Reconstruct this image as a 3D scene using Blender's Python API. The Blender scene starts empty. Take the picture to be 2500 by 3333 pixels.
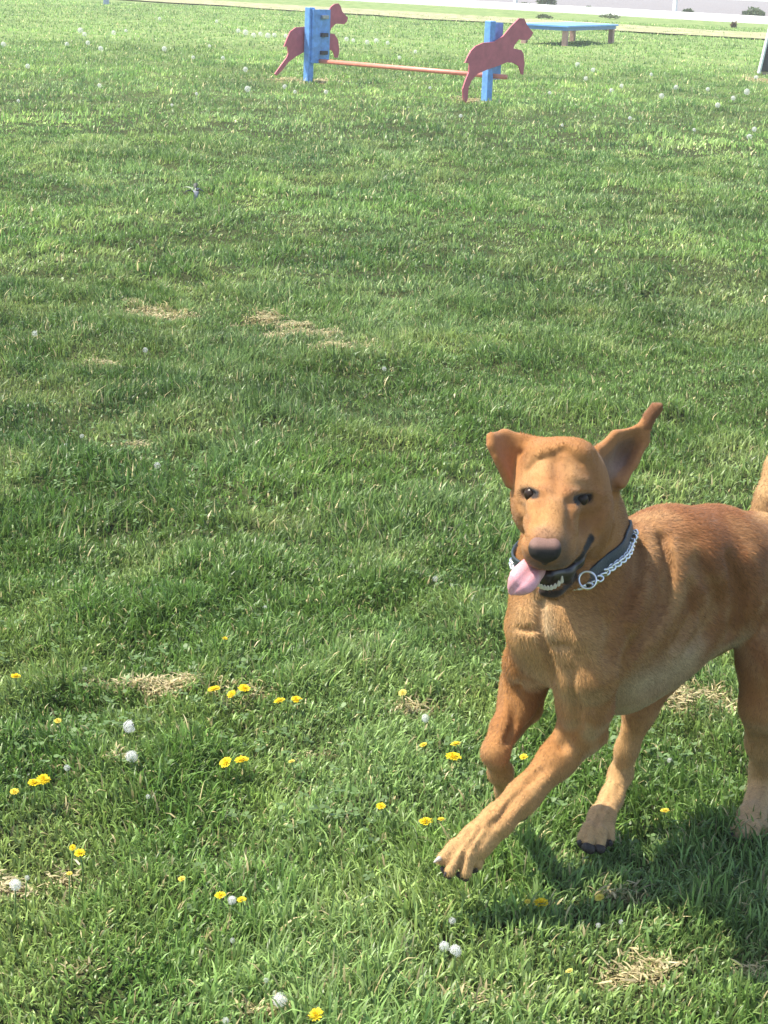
import bpy, math, random
import numpy as np
from mathutils import Vector, Matrix

random.seed(7)
rng = np.random.default_rng(11)
scene = bpy.context.scene
COL = scene.collection

# ------------------------------------------------------------------ camera
PW, PH, FPX = 2500.0, 3333.0, 6000.0          # photograph size, focal length in its pixels
K = 0.90                                       # metres per layout unit
CAM_H = 1.54 * K
PITCH = math.radians(16.55)
ROLL = math.radians(2.3)
cp, sp, cr, sr = math.cos(PITCH), math.sin(PITCH), math.cos(ROLL), math.sin(ROLL)
CAM = np.array([0.0, 0.0, CAM_H])
FWD = np.array([0.0, cp, -sp])
X0 = np.array([1.0, 0.0, 0.0]); U0 = np.array([0.0, sp, cp])
RGT = cr * X0 + sr * U0
UPV = -sr * X0 + cr * U0

cam_data = bpy.data.cameras.new("camera")
cam = bpy.data.objects.new("camera", cam_data)
COL.objects.link(cam)
cam.matrix_world = Matrix(((RGT[0], UPV[0], -FWD[0], 0.0),
                           (RGT[1], UPV[1], -FWD[1], 0.0),
                           (RGT[2], UPV[2], -FWD[2], CAM_H),
                           (0, 0, 0, 1)))
cam_data.sensor_fit = 'VERTICAL'
cam_data.sensor_height = 36.0
cam_data.lens = 36.0 * FPX / PH
cam_data.clip_end = 2000.0
cam_data.clip_start = 0.05
scene.camera = cam

# ------------------------------------------------------------------ sky, sun, exposure
SUN_EL = math.radians(60.0)
SUN_H = np.array([-0.97, 0.10]); SUN_H = SUN_H / np.linalg.norm(SUN_H)   # horizontal direction towards the sun
world = bpy.data.worlds.new("World"); scene.world = world
world.use_nodes = True
wn = world.node_tree; wn.nodes.clear()
sky = wn.nodes.new("ShaderNodeTexSky"); sky.sky_type = 'NISHITA'; sky.sun_disc = False
sky.sun_elevation = SUN_EL
sky.sun_rotation = math.atan2(SUN_H[0], SUN_H[1])
bg = wn.nodes.new("ShaderNodeBackground"); bg.inputs[1].default_value = 0.15
wo = wn.nodes.new("ShaderNodeOutputWorld")
wn.links.new(sky.outputs[0], bg.inputs[0]); wn.links.new(bg.outputs[0], wo.inputs[0])
sun_l = bpy.data.lights.new("sun", 'SUN'); sun_l.energy = 4.3; sun_l.angle = math.radians(0.55)
sun_l.color = (1.0, 0.94, 0.82)
sun = bpy.data.objects.new("sun", sun_l); COL.objects.link(sun)
sd = Vector((SUN_H[0] * math.cos(SUN_EL), SUN_H[1] * math.cos(SUN_EL), math.sin(SUN_EL)))
sun.rotation_euler = sd.to_track_quat('Z', 'Y').to_euler()
scene.view_settings.view_transform = 'Standard'
scene.view_settings.look = 'None'
scene.view_settings.gamma = 1.0
scene.view_settings.exposure = 1.1

# ------------------------------------------------------------------ pixel helpers (a layout aid: they return real points)
def ray(px, py):
    d = FWD + (px - PW / 2) / FPX * RGT + (PH / 2 - py) / FPX * UPV
    return d
def P(px, py, yu):
    d = ray(px, py)
    return CAM + d * (yu * K / d[1])
def G(px, py, z=0.0):
    d = ray(px, py)
    return CAM + d * ((z - CAM_H) / d[2])
def depth(p):
    return float(np.dot(np.asarray(p) - CAM, FWD))
def pxr(rpx, p):
    return rpx * depth(p) / FPX
def proj(pts):
    q = np.asarray(pts) - CAM
    zc = q @ FWD
    return PW / 2 + FPX * (q @ RGT) / zc, PH / 2 - FPX * (q @ UPV) / zc

# ------------------------------------------------------------------ object helpers
def tag(o, label=None, cat=None, group=None, kind=None):
    if label: o['label'] = label
    if cat: o['category'] = cat
    if group: o['group'] = group
    if kind: o['kind'] = kind
    return o
def empty(name, loc):
    o = bpy.data.objects.new(name, None); o.location = [float(v) for v in loc]
    o.empty_display_size = 0.05
    COL.objects.link(o); return o
def link(name, me, mat=None, parent=None, smooth=False):
    o = bpy.data.objects.new(name, me); COL.objects.link(o)
    if mat is not None: me.materials.append(mat)
    if parent is not None:
        o.parent = parent
        if parent.type == 'EMPTY': o.matrix_parent_inverse = Matrix.Translation(parent_world(parent)).inverted()
    if smooth:
        me.polygons.foreach_set("use_smooth", np.ones(len(me.polygons), dtype=bool))
    me.update()
    return o
def parent_world(p):
    v = Vector((0, 0, 0)); q = p
    # every parent is either an Empty with a location or a mesh at the origin of its own parent's space
    while q is not None:
        if q.type == 'EMPTY': v = v + q.location
        q = q.parent
    return v
def mesh_np(name, verts, quads=None, tris=None, col=None, colname="tint"):
    verts = np.asarray(verts, dtype=np.float32)
    nq = 0 if quads is None else len(quads); nt = 0 if tris is None else len(tris)
    loops = []
    if nq: loops.append(np.asarray(quads, dtype=np.int32).ravel())
    if nt: loops.append(np.asarray(tris, dtype=np.int32).ravel())
    li = np.concatenate(loops)
    me = bpy.data.meshes.new(name)
    me.vertices.add(len(verts)); me.vertices.foreach_set("co", verts.ravel())
    me.loops.add(len(li)); me.loops.foreach_set("vertex_index", li)
    me.polygons.add(nq + nt)
    tot = np.concatenate([np.full(nq, 4, np.int32), np.full(nt, 3, np.int32)])
    start = np.concatenate([[0], np.cumsum(tot)[:-1]]).astype(np.int32)
    me.polygons.foreach_set("loop_start", start)
    if col is not None:
        a = me.attributes.new(colname, 'FLOAT_COLOR', 'POINT')
        c4 = np.ones((len(verts), 4), np.float32); c4[:, :3] = col
        a.data.foreach_set("color", c4.ravel())
    me.update(calc_edges=True)
    return me

# ------------------------------------------------------------------ materials
def new_mat(name):
    m = bpy.data.materials.new(name); m.use_nodes = True
    nt = m.node_tree; nt.nodes.clear()
    out = nt.nodes.new("ShaderNodeOutputMaterial")
    b = nt.nodes.new("ShaderNodeBsdfPrincipled")
    nt.links.new(b.outputs[0], out.inputs[0])
    return m, nt, b, out
def noise(nt, scale, detail=4, rough=0.55, vec=None, dim='3D'):
    n = nt.nodes.new("ShaderNodeTexNoise"); n.inputs['Scale'].default_value = scale
    n.inputs['Detail'].default_value = detail; n.inputs['Roughness'].default_value = rough
    if vec is not None: nt.links.new(vec, n.inputs['Vector'])
    return n
def ramp(nt, src, stops):
    r = nt.nodes.new("ShaderNodeValToRGB"); e = r.color_ramp.elements
    e[0].position, e[0].color = stops[0][0], (*stops[0][1], 1)
    e[1].position, e[1].color = stops[-1][0], (*stops[-1][1], 1)
    for p, c in stops[1:-1]:
        x = e.new(p); x.color = (*c, 1)
    nt.links.new(src, r.inputs[0]); return r
def mix(nt, a, b, fac, mode='MIX'):
    m = nt.nodes.new("ShaderNodeMix"); m.data_type = 'RGBA'; m.blend_type = mode
    for sock, v in ((m.inputs[0], fac), (m.inputs[6], a), (m.inputs[7], b)):
        if isinstance(v, bpy.types.NodeSocket): nt.links.new(v, sock)
        elif isinstance(v, (int, float)): sock.default_value = v
        else: sock.default_value = (*v, 1)
    return m.outputs[2]
def bump(nt, b, height, strength=0.3, dist=0.01):
    n = nt.nodes.new("ShaderNodeBump"); n.inputs['Strength'].default_value = strength
    n.inputs['Distance'].default_value = dist
    nt.links.new(height, n.inputs['Height']); nt.links.new(n.outputs[0], b.inputs['Normal'])
def geo_pos(nt):
    return nt.nodes.new("ShaderNodeNewGeometry").outputs['Position']
def simple(name, col, rough=0.5, metal=0.0, nscale=0, namt=0.25, spec=0.5, bumpk=0.0):
    m, nt, b, out = new_mat(name)
    b.inputs['Roughness'].default_value = rough; b.inputs['Metallic'].default_value = metal
    b.inputs['Specular IOR Level'].default_value = spec
    if nscale:
        n = noise(nt, nscale, 5, 0.6, geo_pos(nt))
        r = ramp(nt, n.outputs[0], [(0.3, tuple(c * (1 - namt) for c in col)), (0.7, tuple(min(1, c * (1 + namt)) for c in col))])
        nt.links.new(r.outputs[0], b.inputs['Base Color'])
        if bumpk: bump(nt, b, n.outputs[0], bumpk, 0.004)
    else:
        b.inputs['Base Color'].default_value = (*col, 1)
    return m
def attr_mat(name, rough=0.6, spec=0.3, transl=0.0, nscale=0, namt=0.2, sheen=0.0, bumpk=0, bscale=400, attr="tint"):
    m, nt, b, out = new_mat(name)
    a = nt.nodes.new("ShaderNodeAttribute"); a.attribute_name = attr
    c = a.outputs['Color']
    if nscale:
        n = noise(nt, nscale, 4, 0.6, geo_pos(nt))
        r = ramp(nt, n.outputs[0], [(0.3, (1 - namt,) * 3), (0.7, (1 + namt,) * 3)])
        c = mix(nt, c, r.outputs[0], 1.0, 'MULTIPLY')
    nt.links.new(c, b.inputs['Base Color'])
    b.inputs['Roughness'].default_value = rough; b.inputs['Specular IOR Level'].default_value = spec
    if sheen: b.inputs['Sheen Weight'].default_value = sheen
    if bumpk:
        n2 = noise(nt, bscale, 3, 0.6, geo_pos(nt)); bump(nt, b, n2.outputs[0], bumpk, 0.002)
    if transl:
        t = nt.nodes.new("ShaderNodeBsdfTranslucent"); nt.links.new(c, t.inputs[0])
        ms = nt.nodes.new("ShaderNodeMixShader"); ms.inputs[0].default_value = transl
        nt.links.new(b.outputs[0], ms.inputs[1]); nt.links.new(t.outputs[0], ms.inputs[2])
        nt.links.new(ms.outputs[0], out.inputs[0])
    return m

# ------------------------------------------------------------------ value noise
def vnoise(x, y, seed=0):
    xi = np.floor(x).astype(np.int64); yi = np.floor(y).astype(np.int64)
    fx = x - xi; fy = y - yi
    fx = fx * fx * (3 - 2 * fx); fy = fy * fy * (3 - 2 * fy)
    def h(a, b):
        n = (a * 374761393 + b * 668265263 + seed * 1274126177) & 0xFFFFFFFF
        n = ((n ^ (n >> 13)) * 1103515245) & 0xFFFFFFFF
        n = ((n ^ (n >> 16)) * 2246822519) & 0xFFFFFFFF
        return ((n ^ (n >> 15)) & 0xFFFF) / 65535.0
    return ((h(xi, yi) * (1 - fx) + h(xi + 1, yi) * fx) * (1 - fy) +
            (h(xi, yi + 1) * (1 - fx) + h(xi + 1, yi + 1) * fx) * fy)
def fbm(x, y, seed=0, oct=4):
    s = 0; a = 1; t = 0
    for i in range(oct):
        s = s + a * vnoise(x * 2 ** i + 17.3 * i, y * 2 ** i - 9.1 * i, seed + i); t += a; a *= 0.5
    return s / t

# ------------------------------------------------------------------ signed distance sculpting
class Sdf:
    def __init__(self, lo, hi, h):
        self.lo = np.array(lo, float); self.h = h
        self.n = np.ceil((np.array(hi) - self.lo) / h).astype(int) + 1
        self.D = np.full(tuple(self.n), 0.08, np.float32)
    def box(self, lo, hi):
        a = np.clip(np.floor((np.array(lo) - self.lo) / self.h).astype(int), 0, self.n)
        b = np.clip(np.ceil((np.array(hi) - self.lo) / self.h).astype(int) + 1, 0, self.n)
        sl = tuple(slice(x, y) for x, y in zip(a, b))
        ax = [(self.lo[i] + self.h * np.arange(a[i], b[i])).astype(np.float32) for i in range(3)]
        return sl, ax[0][:, None, None], ax[1][None, :, None], ax[2][None, None, :]
    def blend(self, sl, d, k, sub=False):
        D = self.D[sl]
        if D.size == 0: return
        if sub:
            hh = np.maximum(k - np.abs(D + d), 0) / k
            self.D[sl] = np.maximum(D, -d) + hh * hh * k * 0.25
        else:
            hh = np.maximum(k - np.abs(D - d), 0) / k
            self.D[sl] = np.minimum(D, d) - hh * hh * k * 0.25
    def cone(self, a, b, ra, rb, k=0.02, sub=False):
        a = np.asarray(a, float); b = np.asarray(b, float); m = max(ra, rb) + k + 0.03
        sl, X, Y, Z = self.box(np.minimum(a, b) - m, np.maximum(a, b) + m)
        ba = b - a; L = max(float(ba @ ba), 1e-9)
        t = np.clip(((X - a[0]) * ba[0] + (Y - a[1]) * ba[1] + (Z - a[2]) * ba[2]) / L, 0, 1)
        d = np.sqrt((X - a[0] - t * ba[0]) ** 2 + (Y - a[1] - t * ba[1]) ** 2 + (Z - a[2] - t * ba[2]) ** 2) - (ra + (rb - ra) * t)
        self.blend(sl, d, k, sub)
    def ell(self, c, ax, r, k=0.02, sub=False):
        """ellipsoid: centre, 3 unit axes (rows), 3 radii"""
        c = np.asarray(c, float); ax = np.asarray(ax, float); m = max(r) + k + 0.03
        sl, X, Y, Z = self.box(c - m, c + m)
        X = X - c[0]; Y = Y - c[1]; Z = Z - c[2]
        k0 = 0; k1 = 0
        for i in range(3):
            q = X * ax[i][0] + Y * ax[i][1] + Z * ax[i][2]
            k0 = k0 + (q / r[i]) ** 2; k1 = k1 + (q / r[i] ** 2) ** 2
        k0 = np.sqrt(k0); k1 = np.sqrt(k1) + 1e-6
        d = k0 * (k0 - 1) / k1
        self.blend(sl, d.astype(np.float32), k, sub)
    def tri(self, a, b, c, th, k=0.006):
        a, b, c = (np.asarray(v, float) for v in (a, b, c)); m = th + k + 0.03
        sl, X, Y, Z = self.box(np.minimum(np.minimum(a, b), c) - m, np.maximum(np.maximum(a, b), c) + m)
        n = np.cross(b - a, a - c)
        def dot(p, v): return p[0] * v[0] + p[1] * v[1] + p[2] * v[2]
        out = None; sgn = 0
        for p, q in ((a, b), (b, c), (c, a)):
            e = q - p; pp = (X - p[0], Y - p[1], Z - p[2])
            sgn = sgn + np.sign(dot(pp, np.cross(e, n)))
            t = np.clip(dot(pp, e) / (e @ e), 0, 1)
            dd = (pp[0] - e[0] * t) ** 2 + (pp[1] - e[1] * t) ** 2 + (pp[2] - e[2] * t) ** 2
            out = dd if out is None else np.minimum(out, dd)
        pl = dot((X - a[0], Y - a[1], Z - a[2]), n) ** 2 / (n @ n)
        d = np.sqrt(np.where(sgn < 2, out, pl)) - th
        self.blend(sl, d.astype(np.float32), k)
    def groove(self, pts, sigma, amp):
        """push the surface in (amp > 0) or out (amp < 0) along a polyline"""
        pts = [np.asarray(p, float) for p in pts]; m = 3 * sigma
        lo = np.min(pts, axis=0) - m; hi = np.max(pts, axis=0) + m
        sl, X, Y, Z = self.box(lo, hi)
        best = None
        for a, b in zip(pts[:-1], pts[1:]):
            ba = b - a; L = max(float(ba @ ba), 1e-9)
            t = np.clip(((X - a[0]) * ba[0] + (Y - a[1]) * ba[1] + (Z - a[2]) * ba[2]) / L, 0, 1)
            d = (X - a[0] - t * ba[0]) ** 2 + (Y - a[1] - t * ba[1]) ** 2 + (Z - a[2] - t * ba[2]) ** 2
            best = d if best is None else np.minimum(best, d)
        self.D[sl] += (amp * np.exp(-best / (2 * sigma * sigma))).astype(np.float32)
    def sample(self, p):
        q = (np.asarray(p) - self.lo) / self.h
        i = np.floor(q).astype(int)
        if np.any(i < 0) or np.any(i >= self.n - 1): return 0.05
        f = q - i; s = 0.0
        for dx in (0, 1):
            for dy in (0, 1):
                for dz in (0, 1):
                    w = (f[0] if dx else 1 - f[0]) * (f[1] if dy else 1 - f[1]) * (f[2] if dz else 1 - f[2])
                    s += w * self.D[i[0] + dx, i[1] + dy, i[2] + dz]
        return float(s)
    def hit(self, px, py, push=0.0):
        d = ray(px, py); d = d / np.linalg.norm(d); t = 1.6
        while t < 4.5:
            v = self.sample(CAM + d * t)
            if v < 0.0004: return CAM + d * (t + push)
            t += max(min(v, 0.02) * 0.6, 0.0008)
        print("no hit", px, py); return None
    def mesh(self):
        D = self.D; S = D < 0
        nx, ny, nz = D.shape
        act = np.zeros((nx - 1, ny - 1, nz - 1), np.uint8)
        for dx in (0, 1):
            for dy in (0, 1):
                for dz in (0, 1):
                    act += S[dx:nx - 1 + dx, dy:ny - 1 + dy, dz:nz - 1 + dz]
        act = (act > 0) & (act < 8)
        idx = np.argwhere(act)
        vid = np.full(act.shape, -1, np.int32); vid[act] = np.arange(len(idx), dtype=np.int32)
        acc = np.zeros((len(idx), 3)); cnt = np.zeros(len(idx))
        corners = [(x, y, z) for x in (0, 1) for y in (0, 1) for z in (0, 1)]
        vals = {c: D[idx[:, 0] + c[0], idx[:, 1] + c[1], idx[:, 2] + c[2]] for c in corners}
        for c in corners:
            for a in range(3):
                if c[a] == 0:
                    e = list(c); e[a] = 1; e = tuple(e)
                    va, vb = vals[c], vals[e]
                    x = (va < 0) != (vb < 0)
                    t = va[x] / (va[x] - vb[x])
                    p = np.tile(np.array(c, float), (x.sum(), 1)); p[:, a] = t
                    acc[x] += p; cnt[x] += 1
        verts = (idx + acc / cnt[:, None]) * self.h + self.lo
        quads = []
        for a in range(3):
            b, c = (a + 1) % 3, (a + 2) % 3
            sA = [slice(0, None)] * 3; sB = [slice(0, None)] * 3
            sA[a] = slice(0, -1); sB[a] = slice(1, None)
            cr_ = S[tuple(sA)] != S[tuple(sB)]
            # interior in the other two axes
            e = np.argwhere(cr_)
            e = e[(e[:, b] > 0) & (e[:, c] > 0) & (e[:, b] < D.shape[b] - 1) & (e[:, c] < D.shape[c] - 1)]
            def g(db, dc):
                q = e.copy(); q[:, b] += db; q[:, c] += dc
                return vid[q[:, 0], q[:, 1], q[:, 2]]
            q = np.stack([g(-1, -1), g(0, -1), g(0, 0), g(-1, 0)], 1)
            flip = ~S[e[:, 0], e[:, 1], e[:, 2]]
            q[flip] = q[flip][:, ::-1]
            quads.append(q)
        quads = np.concatenate(quads)
        return verts, quads
def keep_largest(verts, quads):
    n = len(verts); lab = np.arange(n)
    for _ in range(400):
        m = lab[quads].min(1)
        new = lab.copy()
        for j in range(4): np.minimum.at(new, quads[:, j], m)
        new = new[new]
        if np.array_equal(new, lab): break
        lab = new
    root = np.bincount(lab[quads[:, 0]]).argmax()
    q = quads[lab[quads[:, 0]] == root]
    used = np.unique(q); mp = np.full(n, -1, np.int32); mp[used] = np.arange(len(used))
    return verts[used], mp[q]
def grad_normals(verts, quads):
    a, b, c, d = (verts[quads[:, i]] for i in range(4))
    fn = np.cross(c - a, d - b); n = np.zeros_like(verts)
    for i in range(4): np.add.at(n, quads[:, i], fn)
    return n / (np.linalg.norm(n, axis=1, keepdims=True) + 1e-12)
def smooth_mesh(verts, quads, it=2, lam=0.5):
    v = verts.copy()
    for _ in range(it):
        s = np.zeros_like(v); c = np.zeros(len(v))
        for i in range(4):
            j = (i + 1) % 4
            np.add.at(s, quads[:, i], v[quads[:, j]]); np.add.at(c, quads[:, i], 1)
            np.add.at(s, quads[:, j], v[quads[:, i]]); np.add.at(c, quads[:, j], 1)
        v += lam * (s / c[:, None] - v)
    return v
def near_poly(v, pts, sigma):
    """soft mask 0..1 around a polyline in space"""
    best = np.full(len(v), 9.0)
    pts = [np.asarray(p) for p in pts]
    if len(pts) == 1: pts = pts * 2
    for a, b in zip(pts[:-1], pts[1:]):
        ba = b - a; L = max(float(ba @ ba), 1e-9)
        t = np.clip(((v - a) @ ba) / L, 0, 1)
        best = np.minimum(best, np.linalg.norm(v - a - t[:, None] * ba, axis=1))
    return np.exp(-(best / sigma) ** 2 * 0.5)
# ------------------------------------------------------------------ the dog
def build_dog():
    base = G(2080, 2700); base[2] = 0.0
    dog = empty("dog", base)
    tag(dog, "red fox coloured short haired dog running towards the left with tongue out", "dog")
    S = Sdf((0.0, 2.15, -0.02), (1.02, 3.25, 0.98), 0.0031)
    def chain(pts, k=0.02, sub=False):
        q = [(P(x, y, d), r - (5 if r > 34 else 2.0)) for x, y, d, r in pts]
        for (a, ra), (b, rb) in zip(q[:-1], q[1:]):
            S.cone(a, b, pxr(ra, a), pxr(rb, b), k, sub)
    # torso: spine, ribs, belly, rump
    chain([(2080, 1850, 3.03, 166), (2180, 1835, 3.07, 184), (2320, 1835, 3.16, 184), (2450, 1862, 3.25, 186), (2560, 1930, 3.33, 165)], 0.03)
    chain([(1800, 2030, 2.88, 138), (1890, 2090, 2.93, 148), (2005, 2150, 3.02, 150), (2130, 2075, 3.07, 142), (2270, 1965, 3.14, 134), (2400, 1930, 3.22, 140)], 0.06)
    chain([(1960, 1990, 2.95, 170), (2120, 1990, 3.05, 165)], 0.05)
    # breast, both shoulders
    chain([(1752, 2040, 2.93, 112), (1735, 2140, 2.96, 84)], 0.03)
    chain([(1895, 2030, 2.86, 122), (1905, 2180, 2.845, 106)], 0.025)
    # neck
    chain([(1880, 1630, 2.88, 130), (1862, 1780, 2.90, 158), (1858, 1900, 2.92, 182), (1950, 1930, 2.98, 178)], 0.03)
    chain([(1900, 1600, 2.92, 115), (1903, 1700, 2.95, 132), (1935, 1800, 2.99, 135), (2010, 1850, 3.02, 150)], 0.02)
    # ---- left fore leg, stretched forward
    chain([(1912, 2180, 2.855, 106), (1905, 2290, 2.87, 92), (1895, 2375, 2.89, 78), (1814, 2472, 2.87, 61), (1702, 2593, 2.82, 54), (1620, 2672, 2.79, 52), (1552, 2738, 2.775, 54), (1512, 2765, 2.77, 46)], 0.02)
    chain([(1945, 2395, 2.93, 42), (1900, 2410, 2.92, 50)], 0.02)          # point of the elbow
    chain([(1655, 2650, 2.82, 30), (1640, 2655, 2.82, 36)], 0.015)          # wrist pad swelling
    for a, b in (((1482, 2752, 2.765, 27), (1438, 2799, 2.752, 21)), ((1496, 2776, 2.752, 29), (1466, 2834, 2.738, 23)),
                 ((1526, 2782, 2.752, 29), (1516, 2840, 2.740, 23)), ((1548, 2762, 2.77, 27), (1556, 2812, 2.760, 21))):
        chain([a, b], 0.004)
    # ---- right fore leg, folded at the wrist
    chain([(1720, 2160, 2.97, 88), (1700, 2240, 2.99, 72), (1683, 2295, 2.97, 60), (1642, 2372, 2.93, 46), (1612, 2450, 2.90, 45), (1630, 2515, 2.935, 40), (1648, 2575, 2.98, 36), (1668, 2615, 3.02, 40), (1690, 2640, 3.04, 36)], 0.018)
    chain([(1745, 2200, 3.04, 60), (1722, 2310, 3.05, 40), (1660, 2400, 2.96, 28)], 0.02)
    # ---- right hind leg, reaching under the belly
    chain([(2500, 1960, 3.42, 120), (2300, 2050, 3.28, 88), (2155, 2185, 3.16, 70), (2082, 2315, 3.12, 54), (2040, 2440, 3.125, 38), (2020, 2520, 3.14, 39), (1990, 2600, 3.10, 38), (1957, 2665, 3.05, 44), (1946, 2695, 3.02, 42)], 0.018)
    chain([(2052, 2500, 3.17, 14), (2045, 2520, 3.16, 22)], 0.012)          # hock
    for a, b in (((1915, 2690, 3.01, 21), (1891, 2728, 2.99, 17)), ((1935, 2702, 3.0, 24), (1914, 2744, 2.98, 19)),
                 ((1962, 2705, 3.0, 24), (1953, 2748, 2.985, 19)), ((1984, 2692, 3.02, 21), (1987, 2728, 3.01, 17))):
        chain([a, b], 0.004)
    # ---- left hind leg, standing
    chain([(2540, 1930, 3.24, 160), (2498, 2150, 3.13, 100), (2487, 2300, 3.12, 80), (2488, 2420, 3.17, 60), (2487, 2500, 3.23, 46), (2482, 2545, 3.24, 42), (2468, 2610, 3.20, 42), (2445, 2665, 3.15, 46), (2435, 2690, 3.13, 46)], 0.02)
    for a, b in (((2410, 2680, 3.12, 24), (2392, 2706, 3.10, 23)), ((2432, 2690, 3.11, 26), (2420, 2716, 3.09, 24)),
                 ((2456, 2692, 3.11, 26), (2450, 2718, 3.095, 24)), ((2478, 2684, 3.13, 24), (2478, 2708, 3.12, 23))):
        chain([a, b], 0.006)
    # tail
    chain([(2520, 1790, 3.40, 70), (2490, 1690, 3.40, 44), (2505, 1615, 3.40, 38), (2535, 1520, 3.42, 34), (2585, 1420, 3.46, 28), (2650, 1330, 3.5, 20), (2710, 1280, 3.52, 10)], 0.03)
    # sheath
    chain([(2225, 2165, 3.05, 22), (2262, 2150, 3.08, 18)], 0.02)
    # ---- head
    IX, IY = RGT, UPV
    IN = FWD
    def E(x, y, d, rx, ry, rz, rot=0.0, k=0.02, sub=False):
        c = P(x, y, d); a = math.radians(rot)
        ax = [math.cos(a) * IX + math.sin(a) * IY, -math.sin(a) * IX + math.cos(a) * IY, IN]
        S.ell(c, ax, (pxr(rx, c), pxr(ry, c), pxr(rz, c)), k, sub)
    E(1824, 1548, 2.83, 153, 122, 170, -4, 0.015)
    E(1775, 1475, 2.80, 62, 44, 74, 0, 0.02); E(1868, 1475, 2.80, 62, 44, 74, 0, 0.02)
    E(1752, 1650, 2.79, 88, 108, 110, 6, 0.03)
    E(1905, 1665, 2.80, 94, 110, 120, 14, 0.03)
    E(1900, 1745, 2.81, 76, 80, 100, 30, 0.03)
    chain([(1812, 1600, 2.75, 92), (1795, 1690, 2.69, 84), (1778, 1770, 2.63, 68)], 0.025)
    E(1742, 1785, 2.655, 44, 52, 70, 0, 0.02)
    E(1822, 1795, 2.665, 50, 56, 80, 10, 0.02)
    chain([(1862, 1790, 2.70, 50), (1905, 1735, 2.76, 52)], 0.02)
    E(1780, 1822, 2.64, 48, 28, 44, 0, 0.015)
    # lower jaw
    chain([(1925, 1800, 2.84, 46), (1880, 1868, 2.78, 44), (1800, 1918, 2.71, 32), (1775, 1920, 2.70, 27)], 0.010)
    # ears (thin folded leather); root, then leaf
    th = 0.0048
    def T(a, b, c, k=0.005): S.tri(P(*a), P(*b), P(*c), th, k)
    # left of the picture: base rises outwards, then the leaf folds down
    A = (1745, 1440, 2.84); B = (1640, 1412, 2.83); C_ = (1690, 1520, 2.83); D_ = (1597, 1420, 2.80); E_ = (1657, 1578, 2.79); F_ = (1596, 1450, 2.79); G_ = (1620, 1505, 2.785)
    T(A, B, C_, 0.012); T(B, D_, C_, 0.01); T(D_, E_, C_); T(D_, F_, E_); T(F_, G_, E_); T(B, D_, F_)
    chain([(1760, 1470, 2.85, 36), (1705, 1455, 2.84, 22), (1650, 1425, 2.835, 12)], 0.02)
    # right of the picture: flung up and back, inside of the leaf facing the camera
    a = (1950, 1462, 2.85); b = (2002, 1412, 2.87); c = (2082, 1390, 2.90); d = (2102, 1440, 2.90); e = (2068, 1512, 2.88); f = (2022, 1578, 2.86); g = (1985, 1545, 2.87); h = (2020, 1490, 2.92)
    T(a, b, h, 0.01); T(b, c, h); T(c, d, h); T(d, e, h); T(e, f, h); T(f, g, h, 0.01); T(a, h, g, 0.01)
    T(c, (2106, 1350, 2.905), d); T((2106, 1350, 2.905), (2112, 1385, 2.90), d); T((2106, 1350, 2.905), (2128, 1322, 2.90), (2114, 1380, 2.90)); T((2128, 1322, 2.90), (2150, 1322, 2.895), (2114, 1380, 2.90)); T((2128, 1322, 2.90), (2150, 1322, 2.895), (2140, 1345, 2.895))
    chain([(1930, 1500, 2.87, 40), (1965, 1470, 2.87, 20), (2000, 1418, 2.875, 8)], 0.015)
    chain([(1955, 1560, 2.88, 40), (2000, 1575, 2.88, 18), (2030, 1565, 2.87, 6)], 0.015)

    # ---- surface folds, placed on the surface
    def gr(pts, sig, amp):
        hp = [S.hit(*p) for p in pts]; hp = [p for p in hp if p is not None]
        if len(hp) > 1:
            s = pxr(sig, hp[0])
            if amp > 12: hp = [p + (p - CAM) / np.linalg.norm(p - CAM) * pxr(amp * 0.42, p) for p in hp]
            S.groove(hp, s, pxr(amp, hp[0]))
    gr([(1762, 1960), (1760, 2050), (1785, 2130), (1800, 2210)], 11, 34)          # breast bone furrow
    gr([(1690, 2045), (1735, 2050)], 9, 20); gr([(1690, 2060), (1735, 2066)], 9, -8); gr([(1805, 2100), (1850, 2098)], 8, 17); gr([(1700, 1990), (1700, 2035)], 20, -10); gr([(1850, 2000), (1880, 2060)], 30, -16); gr([(1780, 1990), (1790, 2060)], 9, -7)
    gr([(2150, 1760), (2168, 1850), (2150, 1960), (2100, 2050), (2040, 2140), (2015, 2230)], 16, 46)
    gr([(2192, 1790), (2210, 1880), (2190, 1980), (2125, 2090)], 24, -12)
    gr([(2105, 1740), (2118, 1820), (2095, 1920), (2050, 2020)], 18, -24)
    gr([(2075, 1780), (2068, 1860), (2035, 1960), (1990, 2040)], 13, 30)
    gr([(2270, 1830), (2330, 1960), (2300, 2060)], 24, 26); gr([(2270, 1750), (2215, 1775)], 20, 7)
    gr([(2370, 1820), (2405, 1930), (2380, 2050)], 18, 36); gr([(2440, 1820), (2455, 1950), (2440, 2080)], 30, -18)
    gr([(2240, 1900), (2250, 2000), (2190, 2100)], 13, 18); gr([(2285, 1950), (2280, 2040), (2240, 2110)], 12, 14); gr([(1960, 2000), (1985, 2080), (1970, 2130)], 20, 16); gr([(1900, 2080), (1940, 2160), (1940, 2220)], 22, -14)
    gr([(2050, 2090), (2022, 2180), (2005, 2260), (1985, 2320)], 12, 34)
    gr([(1860, 2180), (1880, 2290), (1880, 2360), (1830, 2430)], 13, 20); gr([(1920, 2330), (1930, 2390)], 14, -7)
    gr([(1760, 2510), (1670, 2600), (1600, 2690)], 9, 14)
    gr([(1795, 2520), (1700, 2625), (1630, 2700)], 9, -9); gr([(1700, 2560), (1610, 2650)], 9, -8)
    gr([(1640, 2230), (1645, 2330), (1630, 2400)], 10, -9); gr([(1690, 2230), (1672, 2350), (1648, 2410)], 9, 17)
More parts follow.
